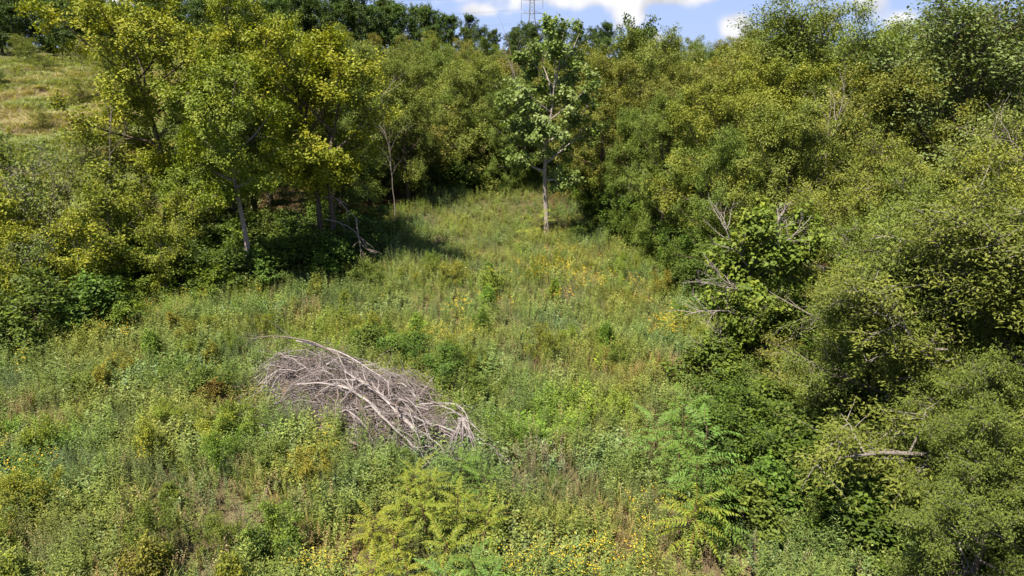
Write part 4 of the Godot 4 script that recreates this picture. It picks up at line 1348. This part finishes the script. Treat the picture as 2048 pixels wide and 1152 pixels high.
func build_near_plants() -> void:
	for k in 5:
		fronds.append(frond_mesh(300 + k, [10, 11, 9, 11, 10][k], 1.0, 0.21))
	var lime := leaf_mat(Color(1.75, 1.35, 1.2), 0.7)
	var lime2 := leaf_mat(Color(2.0, 1.42, 1.1), 0.7)
	var fresh := leaf_mat(Color(1.05, 1.1, 1.35), 0.7)
	var blue := leaf_mat(Color(1.15, 1.3, 2.0), 0.6)
	# the sumac thicket at the bottom of the frame
	var sum := [[-3.6, 14.6, 1.3, "lime2", "yellowest fern-leaved sumac at the left end of the bottom thicket"], [-2.9, 15.4, 1.4, "lime", "yellow-green sumac behind the yellowest one in the bottom thicket"], [-2.9, 13.9, 1.25, "lime2", "yellow sumac in front of the yellowest one in the bottom thicket"], [-2.2, 14.8, 1.5, "lime", "sumac in the middle of the bottom thicket"], [-2.1, 16.0, 1.4, "lime", "sumac at the back of the bottom thicket nearest the brush pile"], [-1.5, 15.2, 1.6, "lime", "sumac with long bright fronds at the right of the bottom thicket"], [-1.0, 16.0, 1.5, "fresh", "greener sumac with spread fronds at the upper right of the bottom thicket"], [-0.8, 14.6, 1.4, "lime", "sumac with arched fronds along the thicket's right side"], [-1.6, 13.6, 1.3, "lime", "sumac at the lower middle of the bottom thicket"], [-2.3, 13.1, 1.1, "lime2", "low yellow sumac at the bottom frame edge"], [-0.9, 13.3, 1.2, "fresh", "green sumac at the bottom frame edge beside the yellow flowers"], [-1.6, 17.1, 1.2, "fresh", "small green sumac just below the brush pile"], [-2.9, 16.6, 1.1, "lime", "small sumac at the thicket's upper left"], [-3.3, 13.0, 1.0, "lime2", "low yellow sumac at the thicket's bottom left"], [-1.5, 12.6, 1.2, "blue", "dusky green sumac cut by the bottom frame edge"], [-0.4, 12.7, 1.0, "blue", "small dusky sumac at the bottom edge right of the cut one"]]
	var tints := {"lime": lime, "lime2": lime2, "fresh": fresh, "blue": blue}
	var k := 0
	for s in sum:
		frond_plant("sumac", s[4], "shrub", s[0] * 0.95 + 0.1, s[1] - 0.9, s[2] * 0.82, 22, 0.58, tints[s[3]], k * 1.1, "sumacs of the bottom thicket", Vector2(0.15, 0.1))
		k += 1
	# the tall fern-leaved saplings right of centre
	for s in [[4.5, 16.6, 2.5, 20, "fresh", "tallest fern-leaved sapling standing right of the dry grass patch"], [4.9, 15.8, 2.3, 18, "blue", "dusky fern-leaved sapling just right of the tallest one"], [4.5, 15.0, 1.8, 16, "fresh", "fern-leaved sapling in front of the tallest one"], [4.3, 14.2, 1.3, 14, "lime", "bright low fern-leaved sapling at the bottom of the row"], [4.8, 14.7, 1.2, 12, "fresh", "low fern-leaved sapling beside the red-stemmed shrub"], [4.1, 17.7, 1.5, 12, "blue", "greyish fern-leaved sapling behind the tallest one"]]:
		frond_plant("tree_of_heaven", s[5], "sapling", s[0] - 0.15, s[1] - 0.8, s[2] * 1.08, s[3] + 6, 0.85, tints[s[4]], k * 0.9, "fern-leaved saplings right of centre")
		k += 1
	frond_plant("tree_of_heaven", "small fern-leaved plant alone in the bright weeds near the clearing's middle", "sapling", 1.95, 18.4, 0.9, 9, 0.6, fresh, 0.3, "")
	frond_plant("tree_of_heaven", "fern-leaved plant at the left foot of the cottonwood", "sapling", 1.7, 44.4, 1.6, 10, 1.4, lime, 0.3, "")
	# shrubs that can be told apart
	var stem := bark_mat(Color(0.26, 0.2, 0.15))
	var leafy := leaf_mat()
	var green := leaf_mat(Color(0.85, 1.05, 1.0))
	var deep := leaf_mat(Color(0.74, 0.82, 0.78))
	var bright := leaf_mat(Color(1.35, 1.35, 0.9))
	var yellow := leaf_mat(Color(2.3, 1.7, 0.8))
	var rust := leaf_mat(Color(1.5, 0.75, 1.0))
	var pink := leaf_mat(Color(1.12, 1.05, 1.1))
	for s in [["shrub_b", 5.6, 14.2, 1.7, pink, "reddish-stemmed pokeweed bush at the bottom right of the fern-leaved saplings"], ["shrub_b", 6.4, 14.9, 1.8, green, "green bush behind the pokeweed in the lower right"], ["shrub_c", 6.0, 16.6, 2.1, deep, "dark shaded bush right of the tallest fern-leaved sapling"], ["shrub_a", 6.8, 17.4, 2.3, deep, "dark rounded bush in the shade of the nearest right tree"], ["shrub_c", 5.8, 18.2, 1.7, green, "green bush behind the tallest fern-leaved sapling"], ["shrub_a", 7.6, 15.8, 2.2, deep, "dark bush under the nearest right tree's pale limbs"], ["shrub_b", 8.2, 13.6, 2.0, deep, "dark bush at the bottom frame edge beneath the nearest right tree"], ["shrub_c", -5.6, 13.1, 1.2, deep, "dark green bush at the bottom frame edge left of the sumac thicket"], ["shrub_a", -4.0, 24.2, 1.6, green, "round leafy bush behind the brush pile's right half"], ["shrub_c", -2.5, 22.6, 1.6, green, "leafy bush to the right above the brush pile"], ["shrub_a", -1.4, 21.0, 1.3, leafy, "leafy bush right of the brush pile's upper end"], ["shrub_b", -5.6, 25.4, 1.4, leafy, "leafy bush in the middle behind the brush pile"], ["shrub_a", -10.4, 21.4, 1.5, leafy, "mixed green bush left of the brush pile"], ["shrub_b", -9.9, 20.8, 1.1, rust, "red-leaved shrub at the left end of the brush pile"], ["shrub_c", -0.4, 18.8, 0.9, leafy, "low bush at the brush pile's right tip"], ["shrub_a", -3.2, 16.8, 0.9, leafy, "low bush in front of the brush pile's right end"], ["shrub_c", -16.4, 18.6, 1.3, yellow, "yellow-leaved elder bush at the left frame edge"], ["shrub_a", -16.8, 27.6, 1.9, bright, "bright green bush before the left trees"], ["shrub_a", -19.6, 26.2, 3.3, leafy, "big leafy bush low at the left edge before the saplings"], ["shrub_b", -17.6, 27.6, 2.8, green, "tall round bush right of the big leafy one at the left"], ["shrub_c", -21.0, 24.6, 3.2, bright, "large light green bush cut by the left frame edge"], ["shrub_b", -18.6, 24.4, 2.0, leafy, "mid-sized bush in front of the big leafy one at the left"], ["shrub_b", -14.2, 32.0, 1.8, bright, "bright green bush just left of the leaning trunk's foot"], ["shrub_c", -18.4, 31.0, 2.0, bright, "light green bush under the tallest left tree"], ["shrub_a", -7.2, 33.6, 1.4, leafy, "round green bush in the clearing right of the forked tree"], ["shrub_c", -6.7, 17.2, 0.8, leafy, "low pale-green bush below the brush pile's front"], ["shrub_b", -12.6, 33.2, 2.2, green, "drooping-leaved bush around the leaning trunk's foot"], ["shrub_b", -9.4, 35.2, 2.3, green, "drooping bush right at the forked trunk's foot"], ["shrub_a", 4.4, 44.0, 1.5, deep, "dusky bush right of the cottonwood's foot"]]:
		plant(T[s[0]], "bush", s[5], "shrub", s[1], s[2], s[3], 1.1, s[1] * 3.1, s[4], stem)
	# tall single weeds standing out of the meadow
	var plume := weed(230, 1, 1.7, 60, 0.17, 0.035, [Color(0.10, 0.16, 0.02)], 0.06, 0.5, 0.15)
	for s in [[-7.0, 18.7, "tall light green goldenrod spike before the brush pile's left end"], [-7.4, 18.5, "goldenrod spike left of the tallest one below the brush pile"], [-5.0, 17.6, "tall goldenrod spike below the brown log of the brush pile"], [0.3, 20.3, "tall goldenrod spike right of the twig bundle"], [0.6, 20.0, "second goldenrod spike right of the twig bundle"], [-11.6, 23.5, "bright goldenrod spike left of the red-leaved shrub"], [-4.4, 17.9, "goldenrod spike in front of the low bush by the brush pile"]]:
		var o := thing("goldenrod_spike", s[2], "plant", s[0], s[1])
		part(o, "stalk", plume, leafy)


# ---------------------------------------------------------------- shed
func box(b: Batch, lo: Vector3, hi: Vector3) -> void:
	var P := [Vector3(lo.x, lo.y, lo.z), Vector3(hi.x, lo.y, lo.z), Vector3(hi.x, hi.y, lo.z), Vector3(lo.x, hi.y, lo.z), Vector3(lo.x, lo.y, hi.z), Vector3(hi.x, lo.y, hi.z), Vector3(hi.x, hi.y, hi.z), Vector3(lo.x, hi.y, hi.z)]
	for f in [[4, 5, 6, 7], [1, 0, 3, 2], [5, 1, 2, 6], [0, 4, 7, 3], [7, 6, 2, 3], [0, 1, 5, 4]]:
		var k := b.v.size()
		for q in f:
			b.v.append(P[q])
			b.c.append(Color(1, 1, 1))
		for q in [0, 2, 1, 0, 3, 2]:
			b.i.append(k + q)


func build_shed() -> void:
	var o := thing("shed", "small pale shed with a rusty red roof half hidden at the left frame edge", "shed", -25.3, 34.4)
	o.rotation.y = 0.25
	var rust := StandardMaterial3D.new()
	rust.albedo_texture = noise_tex(0.02, ramp([Color(0.42, 0.15, 0.08), Color(0.62, 0.25, 0.13), Color(0.7, 0.36, 0.2)]), 71)
	rust.uv1_triplanar = true
	rust.roughness = 0.8
	var wb := Batch.new()
	box(wb, Vector3(-0.9, -0.1, -0.8), Vector3(0.9, 1.45, 0.8))
	part(o, "wall", wb.mesh(), plain_mat(Color(0.55, 0.53, 0.52), 0.9))
	for s in [-1, 1]:
		for k in 6:
			var b := Batch.new()
			box(b, Vector3(-1.05 + k * 0.35, 0, 0.0), Vector3(-0.715 + k * 0.35, 0.03, 1.1))
			var p := part(o, "roof_sheet", b.mesh(), rust)
			p.position = Vector3(0, 1.95, 0)
			p.basis = Basis(Vector3.UP, 0.0 if s > 0 else PI) * Basis(Vector3(1, 0, 0), 0.45)
	var db := Batch.new()
	box(db, Vector3(-0.3, 0.0, 0.8), Vector3(0.3, 1.25, 0.84))
	part(o, "door", db.mesh(), plain_mat(Color(0.3, 0.26, 0.22), 0.9))
